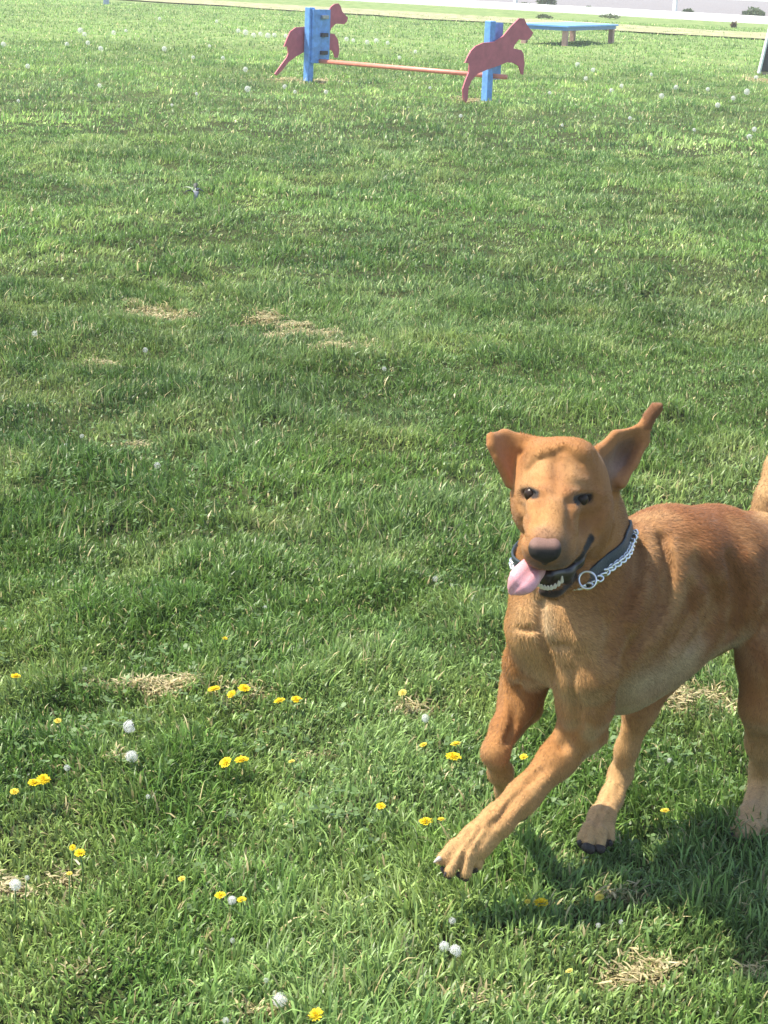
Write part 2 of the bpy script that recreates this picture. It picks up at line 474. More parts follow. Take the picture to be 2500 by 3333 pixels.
    gr([(2015, 2560), (1985, 2650), (1963, 2715)], 6, 11); gr([(1985, 2590), (1945, 2670), (1930, 2715)], 6, 11); gr([(1995, 2680), (1980, 2715)], 6, 9); gr([(2030, 2380), (2010, 2480)], 10, -7)
    gr([(1530, 2705), (1485, 2770), (1455, 2815)], 6, 13); gr([(1565, 2700), (1512, 2775), (1490, 2835)], 6, 13); gr([(1585, 2715), (1545, 2775), (1537, 2825)], 6, 12)
    # face: stop, furrow, sockets, wrinkles, lip line, cheek line
    gr([(1814, 1500), (1812, 1560), (1808, 1610)], 11, 13)
    gr([(1712, 1535), (1748, 1500), (1795, 1484), (1832, 1466)], 6.5, 8); gr([(1835, 1464), (1862, 1484), (1890, 1510)], 6.5, 8)
    gr([(1720, 1512), (1760, 1478), (1800, 1464), (1830, 1450)], 8, -6); gr([(1850, 1452), (1880, 1474), (1905, 1490)], 8, -4)
    gr([(1800, 1500), (1812, 1540)], 8, 6); gr([(1850, 1505), (1840, 1540)], 8, 5); gr([(1870, 1440), (1920, 1455), (1945, 1500)], 9, 5)
    gr([(1745, 1500), (1770, 1530)], 10, -4); gr([(1695, 1475), (1730, 1448)], 6, 13); gr([(1730, 1545), (1770, 1555)], 12, -6); gr([(1860, 1560), (1910, 1565)], 12, -6)
    gr([(1702, 1606), (1728, 1609), (1758, 1620)], 15, 10)
    gr([(1860, 1634), (1890, 1627), (1925, 1620)], 15, 11)
    gr([(1700, 1580), (1735, 1580), (1765, 1592)], 10, -5); gr([(1855, 1600), (1895, 1600), (1930, 1604)], 10, -5)
    gr([(1764, 1625), (1758, 1700)], 13, 13); gr([(1850, 1640), (1852, 1715)], 14, 15); gr([(1690, 1640), (1715, 1690), (1700, 1740)], 10, 8); gr([(1880, 1700), (1935, 1690), (1970, 1640)], 14, 10)
    gr([(1700, 1655), (1735, 1662), (1760, 1650)], 8, 5)
    gr([(1865, 1680), (1900, 1690), (1945, 1670)], 10, 4)
    gr([(1998, 1610), (2000, 1690), (1982, 1770)], 9, 26); gr([(1960, 1620), (1965, 1690), (1945, 1750)], 16, -6); gr([(1700, 1700), (1712, 1760)], 8, 9)
    gr([(1825, 1866), (1865, 1836), (1900, 1795), (1924, 1755)], 9, 9)
    gr([(1935, 1730), (1960, 1760), (1935, 1820)], 12, 6)
    gr([(1690, 1740), (1700, 1800)], 9, 5)

    gr([(1690, 1592), (1728, 1585), (1768, 1604)], 9, -6); gr([(1852, 1612), (1892, 1602), (1938, 1606)], 9, -6)
    gr([(1700, 1632), (1728, 1636), (1755, 1634)], 8, -4); gr([(1865, 1652), (1892, 1652), (1922, 1640)], 8, -4)
    eyes = [S.hit(1729, 1608), S.hit(1891, 1625)]
    slots = [[S.hit(*q) for q in ((1708, 1607), (1728, 1604), (1746, 1613))], [S.hit(*q) for q in ((1872, 1630), (1890, 1622), (1914, 1620))]]
    for sl_, ep in zip(slots, eyes):
        for a_, b_ in zip(sl_[:-1], sl_[1:]): S.cone(a_, b_, pxr(10, a_), pxr(10, b_), 0.002, sub=True)
    pts = dict(
        eyeL=eyes[0], eyeR=eyes[1],
        lip=[S.hit(*p) for p in ((1820, 1868), (1850, 1848), (1875, 1828), (1903, 1793), (1926, 1752))],
        jawlip=[S.hit(*p) for p in ((1760, 1925), (1800, 1936), (1845, 1908), (1872, 1872))],
    )
    verts, quads = S.mesh()
    verts, quads = keep_largest(verts, quads)
    verts = smooth_mesh(verts, quads, 2, 0.45)
    sx, sy = proj(verts)
    earm = ((sy < 1600) & (verts[:, 1] < 3.0 * K) & ((sx > 1955) | (sx < 1690))) & (verts[:, 2] > 0.5)
    sm = smooth_mesh(verts, quads, 5, 0.5); verts[earm] = sm[earm]; verts = smooth_mesh(verts, quads, 1, 0.3)
    nrm = grad_normals(verts, quads)

    # ---- coat colour: its own patches, plus light and shade painted on folds and face
    v = verts
    n1 = fbm(v[:, 0] * 14 + v[:, 2] * 9, v[:, 1] * 14 - v[:, 2] * 11, 3, 3)[:, None]
    gold = np.array([0.345, 0.152, 0.044]); red = np.array([0.235, 0.092, 0.030]); pale = np.array([0.53, 0.325, 0.140]); cream = np.array([0.54, 0.42, 0.26])
    hard = lambda m: np.clip((m - 0.25) / 0.35, 0, 1)
    col = np.tile(gold, (len(v), 1)) * (0.92 + 0.16 * n1)
    def put(mask, c, amt=1.0):
        nonlocal col
        m = np.clip(mask, 0, 1)[:, None] * amt
        col = col * (1 - m) + np.asarray(c) * m
    zz = v[:, 2]
    head = np.clip((2.66 - v[:, 1]) / 0.06, 0, 1) * np.clip((zz - 0.53) / 0.03, 0, 1)
    back = np.clip((zz - 0.40) / 0.16, 0, 1) * np.clip((v[:, 0] - 0.33) / 0.10, 0, 1) * (1 - head)
    put(back, red, 0.92)
    flank = np.clip((v[:, 0] - 0.30) / 0.12, 0, 1) * np.clip((zz - 0.22) / 0.1, 0, 1) * (1 - head)
    put(flank, red, 0.58)
    n2 = fbm(v[:, 0] * 30 + v[:, 2] * 22, v[:, 1] * 30 - v[:, 2] * 26, 8, 3)
    put(np.clip((n2 - 0.5) * 4, 0, 1) * (1 - head), pale, 0.28); put(np.clip((0.45 - n2) * 4, 0, 1), red, 0.35)
    put(near_poly(v, [S.hit(2192, 1790), S.hit(2210, 1880), S.hit(2190, 1980), S.hit(2125, 2090)], 0.02), pale, 0.30)  # raised flank fold painted pale, as if catching light
    put(near_poly(v, [S.hit(2110, 1700), S.hit(2118, 1800)], 0.02), pale, 0.35)  # bright neck fold: its highlight painted into the coat
    put(np.clip((0.27 - zz) / 0.14, 0, 1), pale, 0.78)
    put(np.clip((0.10 - zz) / 0.08, 0, 1), cream, 0.35)
    under = np.clip(-nrm[:, 2] - 0.25, 0, 1) * 1.6 * np.clip((zz - 0.2) / 0.05, 0, 1) * np.clip((0.45 - zz) / 0.08, 0, 1)
    put(under, cream, 0.85)
    put(near_poly(v, [P(2060, 2300, 3.0), P(2180, 2220, 3.05), P(2280, 2140, 3.1)], 0.035), cream, 0.45)
    HB = S.hit
    put(near_poly(v, [S.hit(1772, 1965), S.hit(1775, 2050)], 0.012), cream, 0.75)
    put(near_poly(v, [S.hit(1830, 2150), S.hit(1850, 2260)], 0.035), pale, 0.55)
    put(near_poly(v, [S.hit(1840, 1990), S.hit(1880, 2060)], 0.03), pale, 0.4)
    put(near_poly(v, [S.hit(1690, 2010), S.hit(1690, 2100)], 0.03), pale, 0.55)
    # face
    put(near_poly(v, [P(1700, 1640, 2.72), P(1730, 1700, 2.70)], 0.03), pale, 0.35)
    put(near_poly(v, [S.hit(1805, 1640), S.hit(1790, 1720)], 0.016), pale, 0.30)  # highlight down the muzzle bridge, painted pale
    put(near_poly(v, [S.hit(1715, 1550), S.hit(1750, 1520)], 0.018), pale, 0.5); put(near_poly(v, [S.hit(1850, 1520), S.hit(1870, 1550)], 0.015), pale, 0.4)  # forehead highlights painted pale
    put(near_poly(v, [S.hit(2080, 2230), S.hit(2180, 2190), S.hit(2240, 2150)], 0.026), cream, 0.65)
    put(near_poly(v, [S.hit(1940, 1560), S.hit(1960, 1650)], 0.035), red, 0.35)  # shade on the right cheek painted in red-brown
    put(near_poly(v, [S.hit(1818, 1505), S.hit(1803, 1560)], 0.011), red, 0.5); put(near_poly(v, [S.hit(1845, 1680), S.hit(1850, 1720)], 0.009), red, 0.4)  # forehead furrow and muzzle side: crease shade painted red-brown
    put(near_poly(v, [S.hit(1765, 1590), S.hit(1768, 1640)], 0.008), red, 0.5); put(near_poly(v, [S.hit(1850, 1600), S.hit(1846, 1650)], 0.009), red, 0.5)  # hollows at the inner eye corners: shade painted in
    put(near_poly(v, [S.hit(1690, 1690), S.hit(1720, 1700)], 0.008), red, 0.35)  # left cheek crease darkened, shade painted in
    muz = near_poly(v, [S.hit(1770, 1742), S.hit(1778, 1760)], 0.013)
    put(muz, (0.20, 0.12, 0.085), 0.55)
    put(near_poly(v, [S.hit(1836, 1780), S.hit(1832, 1815)], 0.012), (0.13, 0.085, 0.06), 0.7); put(near_poly(v, [S.hit(1860, 1830), S.hit(1880, 1800)], 0.008), (0.15, 0.09, 0.055), 0.5)
    put(near_poly(v, [S.hit(1735, 1835), S.hit(1780, 1850), S.hit(1835, 1840)], 0.010), (0.10, 0.07, 0.05), 0.8)
    put(hard(near_poly(v, pts['lip'], 0.0050)), (0.018, 0.014, 0.013), 1.0)
    put(hard(near_poly(v, pts['jawlip'], 0.0052)), (0.02, 0.015, 0.014), 0.96)
    for sl_ in slots: put(near_poly(v, sl_, 0.010), (0.24, 0.12, 0.05), 0.35)
    for nm, a, b, c in (('eyeL', (1697, 1607), (1728, 1611), (1757, 1622)), ('eyeR', (1862, 1632), (1891, 1628), (1927, 1618))):
        put(hard(near_poly(v, [slots[0 if nm == 'eyeL' else 1][i] for i in (0, 1, 2)], 0.0058)), (0.028, 0.018, 0.014), 1.0)
    # ears: darker tips, greyish pink inside of the leaf turned to the viewer
    ear = near_poly(v, [P(1610, 1430, 2.80), P(1640, 1540, 2.79)], 0.03)
    put(ear, (0.33, 0.14, 0.05), 0.6)
    inner = np.zeros(len(v))
    ex, ey = proj(v)
    put(np.clip((ex - 2435) / 40, 0, 1) * np.clip((1705 - ey) / 30, 0, 1), pale, 0.8)  # tail made paler, its sunlit tone painted into the coat
    leaf = (v[:, 1] > 2.83 * K) & (v[:, 1] < 3.0 * K) & (ex > 1945) & (ey < 1600)
    lm = leaf & (nrm @ FWD < -0.05)
    edge = near_poly(v, [P(*q) for q in (a_[:3] for a_ in ((1950, 1462, 2.85), (2002, 1412, 2.87), (2082, 1390, 2.90), (2102, 1440, 2.90), (2068, 1512, 2.88), (2022, 1578, 2.86)))], 0.010)
    put(lm * (1 - edge), (0.19, 0.105, 0.062), 0.9)
    put(lm * near_poly(v, [S.hit(1985, 1520) if S.hit(1985, 1520) is not None else P(1985, 1520, 2.9), P(2020, 1520, 2.9)], 0.012), (0.36, 0.23, 0.18), 0.5)
    put((leaf & ~lm) | (leaf & (edge > 0.4)), (0.36, 0.16, 0.06), 0.7)
    tipm = (v[:, 1] > 2.83 * K) & (v[:, 1] < 3.0 * K) & (ex > 2095) & (ey < 1400)
    put(tipm, (0.20, 0.085, 0.035), 0.8)
    # soles of the lifted hind paw are separate pads
    body_m = attr_mat("dog_coat_skin", 0.8, 0.15, nscale=180, namt=0.10, sheen=0.12, bumpk=0.5, bscale=650)
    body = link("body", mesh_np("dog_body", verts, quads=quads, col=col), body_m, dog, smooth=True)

    # ---- short coat
    nf = 300000
    fa, fb, fc, fd = (verts[quads[:, i]] for i in range(4))
    area = 0.5 * np.linalg.norm(np.cross(fc - fa, fd - fb), axis=1)
    fi = rng.choice(len(quads), nf, p=area / area.sum())
    u = rng.random((nf, 1)); w = rng.random((nf, 1))
    root = (fa[fi] * (1 - u) + fb[fi] * u) * (1 - w) + (fd[fi] * (1 - u) + fc[fi] * u) * w
    nn = nrm[quads[fi, 0]]; cc = col[quads[fi, 0]]
    px_, py_ = proj(root)
    nose_p = P(1775, 1770, 2.6)
    isleg = np.clip((0.36 - root[:, 2]) / 0.06, 0, 1)[:, None]
    ishead = (np.clip((2.62 - root[:, 1]) / 0.05, 0, 1) * np.clip((root[:, 2] - 0.56) / 0.03, 0, 1))[:, None]
    heading = np.array([-0.82, -0.57, 0.0])
    flow = -heading * 0.75 + np.array([0, 0, -0.65])
    leg = np.array([0.15, 0.1, -1.0])
    onear = (((py_ < 1600) & (root[:, 1] < 3.0 * K) & ((px_ > 1945) | (px_ < 1695))) & (root[:, 2] > 0.5)).astype(float)[:, None]
    fr = root - nose_p; fr = fr / (np.linalg.norm(fr, axis=1, keepdims=True) + 1e-9)
    F = flow * (1 - isleg) + leg * isleg
    F = F * (1 - ishead) + fr * ishead
    F = F + rng.normal(0, 0.28, F.shape)
    F = F - nn * (F * nn).sum(1, keepdims=True)
    F = F / (np.linalg.norm(F, axis=1, keepdims=True) + 1e-9)
    ln = (0.0085 * (1 - ishead) + 0.0045 * ishead) * (1 - 0.55 * onear) * (0.6 + 0.7 * rng.random((nf, 1)))
    ln = ln * (1 - 0.35 * isleg)
    side = np.cross(nn, F); wd = 0.0005 * (0.7 + 0.6 * rng.random((nf, 1)))
    root = root - nn * 0.0006
    tip = root + F * ln + nn * ln * (0.18 + 0.24 * rng.random((nf, 1)))
    fv = np.stack([root - side * wd, root + side * wd, tip], 1).reshape(-1, 3)
    ft = np.arange(nf * 3).reshape(-1, 3)
    dark = (cc.sum(1) > 0.16)
    tone = 1 + (0.58 + 0.84 * rng.random((nf, 1)) ** 1.2 - 1) * (1 - 0.55 * ishead)
    fcol = np.repeat(np.clip(cc * tone, 0, 0.9), 3, 0)
    keep = np.repeat(dark, 3)
    # drop strands on lips and eyelids
    ids = np.nonzero(dark)[0]
    ft = np.arange(len(ids) * 3).reshape(-1, 3)
    fur_m = attr_mat("dog_hair", 0.55, 0.25, transl=0.12)
    link("fur", mesh_np("dog_fur", fv[keep], tris=ft, col=fcol[keep]), fur_m, dog)

    # ---- small parts
    def blob(name, prims, h, mat, parent, lo_hi=None, subs=()):
        """prims: cones in layout pixels (x, y, d, r) pairs"""
        allp = np.array([P(*q[:3]) for pr in prims for q in pr[:2]])
        m = 0.03
        s = Sdf(allp.min(0) - m, allp.max(0) + m, h)
        for pr in prims:
            A_, B_ = P(*pr[0][:3]), P(*pr[1][:3]); kk = pr[2] if len(pr) > 2 else 0.005
            dr_ = 3.0 if name == 'paw_pad' else 0.0
            s.cone(A_, B_, pxr(pr[0][3] - dr_, A_), pxr(pr[1][3] - dr_, B_), kk)
        for pr in subs:
            A_, B_ = P(*pr[0][:3]), P(*pr[1][:3])
            s.cone(A_, B_, pxr(pr[0][3], A_), pxr(pr[1][3], B_), 0.003, sub=True)
        vv, qq = s.mesh()
        vv = smooth_mesh(vv, qq, 1, 0.5)
        return link(name, mesh_np(name, vv, quads=qq), mat, parent, smooth=True), s
    nose_m, nt, b, out = new_mat("nose_leather")
    n = noise(nt, 900, 3, 0.6, geo_pos(nt))
    gg = nt.nodes.new("ShaderNodeNewGeometry")
    sep = nt.nodes.new("ShaderNodeSeparateXYZ"); nt.links.new(gg.outputs['Position'], sep.inputs[0])
    zc = P(1773, 1787, 2.60)[2]
    mr = nt.nodes.new("ShaderNodeMapRange"); mr.inputs[1].default_value = zc + 0.001; mr.inputs[2].default_value = zc + 0.007
    nt.links.new(sep.outputs[2], mr.inputs[0])
    base = mix(nt, (0.030, 0.024, 0.020), (0.21, 0.120, 0.092), mr.outputs[0])  # pale above, dark below: lit top and shaded underside painted in
    rr = ramp(nt, n.outputs[0], [(0.3, (0.8,) * 3), (0.7, (1.15,) * 3)])
    nt.links.new(mix(nt, base, rr.outputs[0], 1.0, 'MULTIPLY'), b.inputs['Base Color'])
    b.inputs['Roughness'].default_value = 0.6; b.inputs['Specular IOR Level'].default_value = 0.2; bump(nt, b, n.outputs[0], 0.5, 0.002)
    blob("nose", [((1746, 1782, 2.602, 22), (1801, 1784, 2.604, 22), 0.012), ((1750, 1771, 2.612, 21), (1797, 1772, 2.612, 21), 0.012),
                  ((1750, 1800, 2.60, 22), (1796, 1802, 2.602, 22), 0.010), ((1773, 1815, 2.605, 18), (1773, 1828, 2.615, 12), 0.01)],
         0.0013, nose_m, dog,
         subs=[((1741, 1796, 2.578, 9), (1728, 1802, 2.585, 6)), ((1803, 1798, 2.580, 9), (1818, 1804, 2.588, 6)), ((1773, 1800, 2.572, 3), (1773, 1828, 2.588, 3))])
    black_in = simple("mouth_dark", (0.022, 0.012, 0.012), 0.35, nscale=120, namt=0.3)
    blob("mouth_lining", [((1785, 1872, 2.69, 26), (1840, 1862, 2.725, 24), 0.01), ((1840, 1862, 2.725, 24), (1880, 1828, 2.75, 17), 0.01), ((1880, 1828, 2.75, 17), (1918, 1775, 2.78, 9), 0.01), ((1775, 1890, 2.70, 24), (1845, 1886, 2.735, 22), 0.01)],
         0.0018, black_in, dog)
    tooth_m = simple("tooth_ivory", (0.66, 0.58, 0.46), 0.3, nscale=60, namt=0.1)
    gum = (1758, 1906, 2.672)
    tp = [(1752, 1901, 8), (1762, 1908, 5), (1772, 1911, 5), (1783, 1912, 5), (1794, 1911, 6), (1806, 1907, 7), (1818, 1899, 8), (1829, 1889, 13)]
    teeth = [((x, y + 4, 2.672 + 0.0012 * i, 6.5), (x + 1, y - h_, 2.669 + 0.0012 * i, 3.2), 0.0015) for i, (x, y, h_) in enumerate(tp)]
    blob("lower_teeth", teeth, 0.0011, tooth_m, dog)
    # tongue
    tong_m, nt, b, out = new_mat("tongue_pink")
    n = noise(nt, 500, 3, 0.6, geo_pos(nt)); r = ramp(nt, n.outputs[0], [(0.3, (0.60, 0.27, 0.29)), (0.75, (0.74, 0.40, 0.42))])
    nt.links.new(r.outputs[0], b.inputs['Base Color']); b.inputs['Roughness'].default_value = 0.32
    b.inputs['Subsurface Weight'].default_value = 0.25; b.inputs['Subsurface Radius'].default_value = (0.006, 0.002, 0.002); b.inputs['Subsurface Scale'].default_value = 0.6
    bump(nt, b, n.outputs[0], 0.3, 0.001)
    cl = [(1775, 1822, 2.72, 34), (1752, 1836, 2.675, 42), (1733, 1853, 2.645, 45), (1712, 1877, 2.63, 50), (1693, 1898, 2.622, 47), (1677, 1914, 2.625, 38), (1668, 1923, 2.63, 26), (1663, 1929, 2.634, 10)]
    m_, rows = 24, []
    # resample centre line smoothly
    cl = np.array(cl, float); tt = np.linspace(0, len(cl) - 1, 40)
    cs = np.stack([np.interp(tt, np.arange(len(cl)), cl[:, j]) for j in range(4)], 1)
    for _ in range(3): cs[1:-1] = (cs[:-2] + 2 * cs[1:-1] + cs[2:]) / 4
    for i in range(len(cs)):
        c0 = P(*cs[i, :3]); j0, j1 = max(0, i - 1), min(len(cs) - 1, i + 1)
        t = P(*cs[j1, :3]) - P(*cs[j0, :3]); t /= np.linalg.norm(t)
        view = (c0 - CAM); view /= np.linalg.norm(view)
        wv = np.cross(t, view); wv /= np.linalg.norm(wv)
        nv = np.cross(wv, t); nv /= np.linalg.norm(nv)
        if nv @ view > 0: nv = -nv
        hw = pxr(cs[i, 3], c0)
        for k in range(m_):
            a = 2 * math.pi * k / m_; cx_, sy_ = math.cos(a), math.sin(a)
            g = -0.0042 * math.exp(-(cx_ / 0.22) ** 2) * (hw / 0.022) + 0.0075 * cx_ * cx_ * (hw / 0.022) * -0.6
            rows.append(c0 + wv * hw * cx_ + nv * (0.0042 * sy_ + g))
    q = [(i * m_ + k, i * m_ + (k + 1) % m_, (i + 1) * m_ + (k + 1) % m_, (i + 1) * m_ + k) for i in range(len(cs) - 1) for k in range(m_)]
    link("tongue", mesh_np("tongue", rows, quads=q), tong_m, dog, smooth=True)
    # eyes
    eye_m, nt, b, out = new_mat("eye_brown")
    b.inputs['Base Color'].default_value = (0.030, 0.017, 0.010, 1); b.inputs['Roughness'].default_value = 0.3
    b.inputs['Specular IOR Level'].default_value = 0.22
    def sphere(c, r, seg=20):
        vs, fs, ts = [], [], []
        for i in range(1, seg):
            th_ = math.pi * i / seg
            for j in range(seg * 2):
                ph = math.pi * j / seg
                vs.append(c + r * np.array([math.sin(th_) * math.cos(ph), math.sin(th_) * math.sin(ph), math.cos(th_)]))
        m = seg * 2
        for i in range(seg - 2):
            for j in range(m):
                fs.append((i * m + j, (i + 1) * m + j, (i + 1) * m + (j + 1) % m, i * m + (j + 1) % m))
        top = len(vs); vs.append(c + np.array([0, 0, r])); vs.append(c - np.array([0, 0, r]))
        for j in range(m):
            ts.append((top, j, (j + 1) % m)); ts.append((top + 1, (seg - 2) * m + (j + 1) % m, (seg - 2) * m + j))
        return vs, fs, ts
    for kx, hp in (('eyeL', pts['eyeL']), ('eyeR', pts['eyeR'])):
        d = (hp - CAM) / np.linalg.norm(hp - CAM)
        r = pxr(24, hp); c = hp + d * (r * 0.97)
        vs, fs, ts = sphere(c, r)
        link("eye", mesh_np("eye", vs, quads=fs, tris=ts), eye_m, dog, smooth=True)
    # pads and claws
    pad_m = simple("paw_pad_black", (0.030, 0.022, 0.018), 0.6, nscale=300, namt=0.4, bumpk=0.5)
    claw_m = simple("claw_horn", (0.5, 0.42, 0.33), 0.35, nscale=200, namt=0.15)
    claw_d = simple("claw_dark", (0.05, 0.035, 0.03), 0.35, nscale=200, namt=0.15)
    for a_, b_ in (((1440, 2828, 2.748, 12), (1462, 2852, 2.742, 14)), ((1492, 2846, 2.744, 13), (1516, 2860, 2.744, 14)),
                   ((1535, 2835, 2.77, 12), (1550, 2832, 2.77, 12)),
                   ((1888, 2742, 2.985, 14), (1893, 2750, 2.985, 15)), ((1908, 2758, 2.968, 19), (1922, 2764, 2.97, 20)), ((1948, 2762, 2.974, 17), (1958, 2764, 2.976, 17)), ((1984, 2742, 3.0, 13), (1986, 2746, 3.0, 13)),
                   ((1915, 2740, 3.0, 24), (1962, 2742, 3.005, 24)),
                   ((2392, 2722, 3.105, 14), (2400, 2724, 3.11, 14)), ((2420, 2732, 3.1, 15), (2428, 2734, 3.1, 15)), ((2450, 2734, 3.1, 15), (2458, 2734, 3.1, 15)), ((2478, 2724, 3.12, 14), (2484, 2724, 3.12, 14)),
                   ((1692, 2655, 3.045, 18), (1705, 2655, 3.05, 18))):
        blob("paw_pad", [(a_, b_, 0.002)], 0.0015, pad_m, dog)
    for a_, b_, m in (((1430, 2795, 2.745, 9), (1414, 2806, 2.735, 4), claw_m), ((1456, 2836, 2.735, 8), (1446, 2852, 2.73, 3), claw_d),
                      ((1512, 2848, 2.738, 8), (1508, 2864, 2.735, 3), claw_d), ((1550, 2818, 2.757, 8), (1552, 2832, 2.752, 3), claw_d),
                      ((1890, 2735, 2.985, 6), (1880, 2744, 2.98, 3), claw_d), ((1912, 2752, 2.97, 6), (1904, 2764, 2.965, 3), claw_d),
                      ((1952, 2756, 2.975, 6), (1950, 2768, 2.97, 3), claw_d), ((2386, 2712, 3.09, 6), (2378, 2722, 3.085, 3), claw_d),
                      ((2416, 2724, 3.08, 6), (2410, 2736, 3.075, 3), claw_d), ((2448, 2728, 3.085, 6), (2446, 2740, 3.08, 3), claw_d)):
        blob("claw", [(a_, b_, 0.002)], 0.0012, m, dog)

    # ---- collar: a dark band, a twisted chain along its lower edge, a ring and a buckle
    band_m = simple("collar_band_dark", (0.022, 0.032, 0.036), 0.5, nscale=250, namt=0.3, bumpk=0.4)
    steel = simple("chain_steel", (0.85, 0.83, 0.80), 0.3, metal=1.0)
    # ring centre line through measured points, fitted to the neck by walking outwards from its axis
    ax_c = P(1863, 1790, 2.905)
    upn = P(1890, 1600, 2.86) - P(1850, 1930, 2.93); 
    # collar plane normal: lower in front, higher at the nape
    nvec = upn / np.linalg.norm(upn)
    cA = P(2048, 1725, 2.97); cB = P(1662, 1880, 2.86)
    e1 = cA - cB; e1 -= nvec * (e1 @ nvec) * 0.0
    e1 = e1 / np.linalg.norm(e1)
    low = P(1850, 1935, 2.72)
    e2 = low - ax_c; e2 = e2 - e1 * (e2 @ e1); e2 /= np.linalg.norm(e2)
    nvec = np.cross(e1, e2)
    if nvec[2] < 0: nvec = -nvec
    N = 120; ring_c, ring_n = [], []
    for i in range(N):
        a = 2 * math.pi * i / N
        dr = math.cos(a) * e1 + math.sin(a) * e2
        t = 0.06
        while t < 0.17 and S.sample(ax_c + dr * t) < 0.002: t += 0.0015
        ring_c.append(t); ring_n.append(dr)
    rc = np.array(ring_c)
    for _ in range(14): rc = (np.roll(rc, 1) + 2 * rc + np.roll(rc, -1)) / 4
    rc = np.minimum(rc, 0.104 + 0.035 * np.clip([rn_ @ e2 for rn_ in ring_n], 0, 1))
    ring_n = np.array(ring_n); cen = ax_c + ring_n * rc[:, None]
    hw, th_ = 0.0118, 0.0028
    vs, q = [], []
    prof = [(-hw, 0), (-hw, th_), (-hw * 0.85, th_ * 1.35), (hw * 0.85, th_ * 1.35), (hw, th_), (hw, 0)]
    for i in range(N):
        for (s_, o_) in prof:
            # follow the neck: radius at this height along the normal
            base_p = ax_c + nvec * s_
            t = rc[i] - 0.004
            vs.append(base_p + ring_n[i] * (t + o_ + 0.003))
    m = len(prof)
    for i in range(N):
        j = (i + 1) % N
        for k in range(m):
            q.append((i * m + k, i * m + (k + 1) % m, j * m + (k + 1) % m, j * m + k))
    collar = link("collar", mesh_np("collar", vs, quads=q), band_m, dog, smooth=False)
    # chain: alternating links
    def torus(c, u, v_, R1, R2, r, seg=16, sec=6):
        w_ = np.cross(u, v_); vs, q = [], []
        for i in range(seg):
            a = 2 * math.pi * i / seg
            pc = c + u * R1 * math.cos(a) + v_ * R2 * math.sin(a)
            rd = u * math.cos(a) * R2 + v_ * math.sin(a) * R1; rd /= np.linalg.norm(rd)
            for k in range(sec):
                b_ = 2 * math.pi * k / sec
                vs.append(pc + rd * r * math.cos(b_) + w_ * r * math.sin(b_))
        for i in range(seg):
            for k in range(sec):
                q.append((i * sec + k, ((i + 1) % seg) * sec + k, ((i + 1) % seg) * sec + (k + 1) % sec, i * sec + (k + 1) % sec))
        return vs, q
    CV, CQ = [], []
    M = 76
    for i in range(M):
        f_ = i / M * N; i0 = int(f_) % N; i1 = (i0 + 1) % N; fr_ = f_ - int(f_)
        rn = ring_n[i0] * (1 - fr_) + ring_n[i1] * fr_; rn /= np.linalg.norm(rn)
        rr_ = rc[i0] * (1 - fr_) + rc[i1] * fr_
        c = ax_c - nvec * (hw * 0.75) + rn * (rr_ + 0.0045)
        tg = np.cross(nvec, rn); tg /= np.linalg.norm(tg)
        tw = math.radians(40 if i % 2 else -40)
        v2 = rn * math.sin(tw) + nvec * math.cos(tw)
        vs, q = torus(c, tg, v2, 0.0066, 0.0046, 0.0019)
        o = len(CV); CV += vs; CQ += [tuple(x + o for x in f) for f in q]
    link("chain", mesh_np("chain", CV, quads=CQ), steel, collar, smooth=True)
    rc0 = P(1912, 1888, 2.735)
    vs, q = torus(rc0, (IX * 0.8 + IY * 0.6), np.cross(IX * 0.8 + IY * 0.6, FWD + 0.5 * IX), 0.012, 0.012, 0.0017, 32, 8)
    link("ring", mesh_np("ring", vs, quads=q), steel, collar, smooth=True)
    return dog, S
# ------------------------------------------------------------------ ground
FAST_GRASS = 1.0
dry_px = [  # worn straw patches: x, y, half width, half height in the photograph, strength
    (565, 2230, 120, 26, 1.0), (430, 2222, 110, 22, 0.45), (740, 2255, 110, 28, 0.5), (480, 1000, 130, 22, 0.8), (860, 1030, 70, 16, 0.7), (980, 1080, 110, 24, 0.75), (1100, 1140, 80, 20, 0.75), (340, 1168, 60, 9, 0.6),
    (2090, 3165, 130, 34, 0.6), (2060, 3110, 120, 30, 0.4), (2430, 3185, 120, 34, 0.6), (2280, 2290, 150, 40, 0.8), (1330, 2300, 70, 20, 0.5), (1010, 268, 130, 6, 1.0), (1880, 2520, 70, 26, 0.5),
    (60, 2835, 130, 30, 0.5), (190, 2790, 80, 26, 0.45), (890, 3310, 100, 26, 0.5), (1980, 2945, 110, 26, 0.45), (1545, 330, 60, 7, 0.9), (2480, 262, 60, 12, 0.9),
    (150, 2370, 60, 18, 0.35), (410, 2480, 60, 14, 0.5), (1010, 2440, 60, 14, 0.4), (870, 110, 110, 8, 0.7), (1560, 3250, 150, 24, 0.35), (2330, 205, 60, 5, 0.7), (230, 3130, 120, 26, 0.3), (430, 1440, 60, 12, 0.35), (700, 3040, 90, 20, 0.3)]
DRY = []
for (x, y, a, b, s_) in dry_px:
    c = G(x, y); ex = abs(G(x + a, y)[0] - c[0]); ey = abs(G(x, y - b)[1] - c[1])
    DRY.append((c[0], c[1], ex, ey, s_))
def dryness(x, y):
    m = np.zeros_like(x)
    wob = 1.3 * (fbm(x * 14, y * 14, 40, 4) - 0.5) * 2
    for (cx_, cy_, ex, ey, s_) in DRY:
        r = np.sqrt(((x - cx_) / ex) ** 2 + ((y - cy_) / ey) ** 2) * 0.85 + wob
        m = np.maximum(m, s_ * np.clip(1.15 - r, 0, 1))
    return m
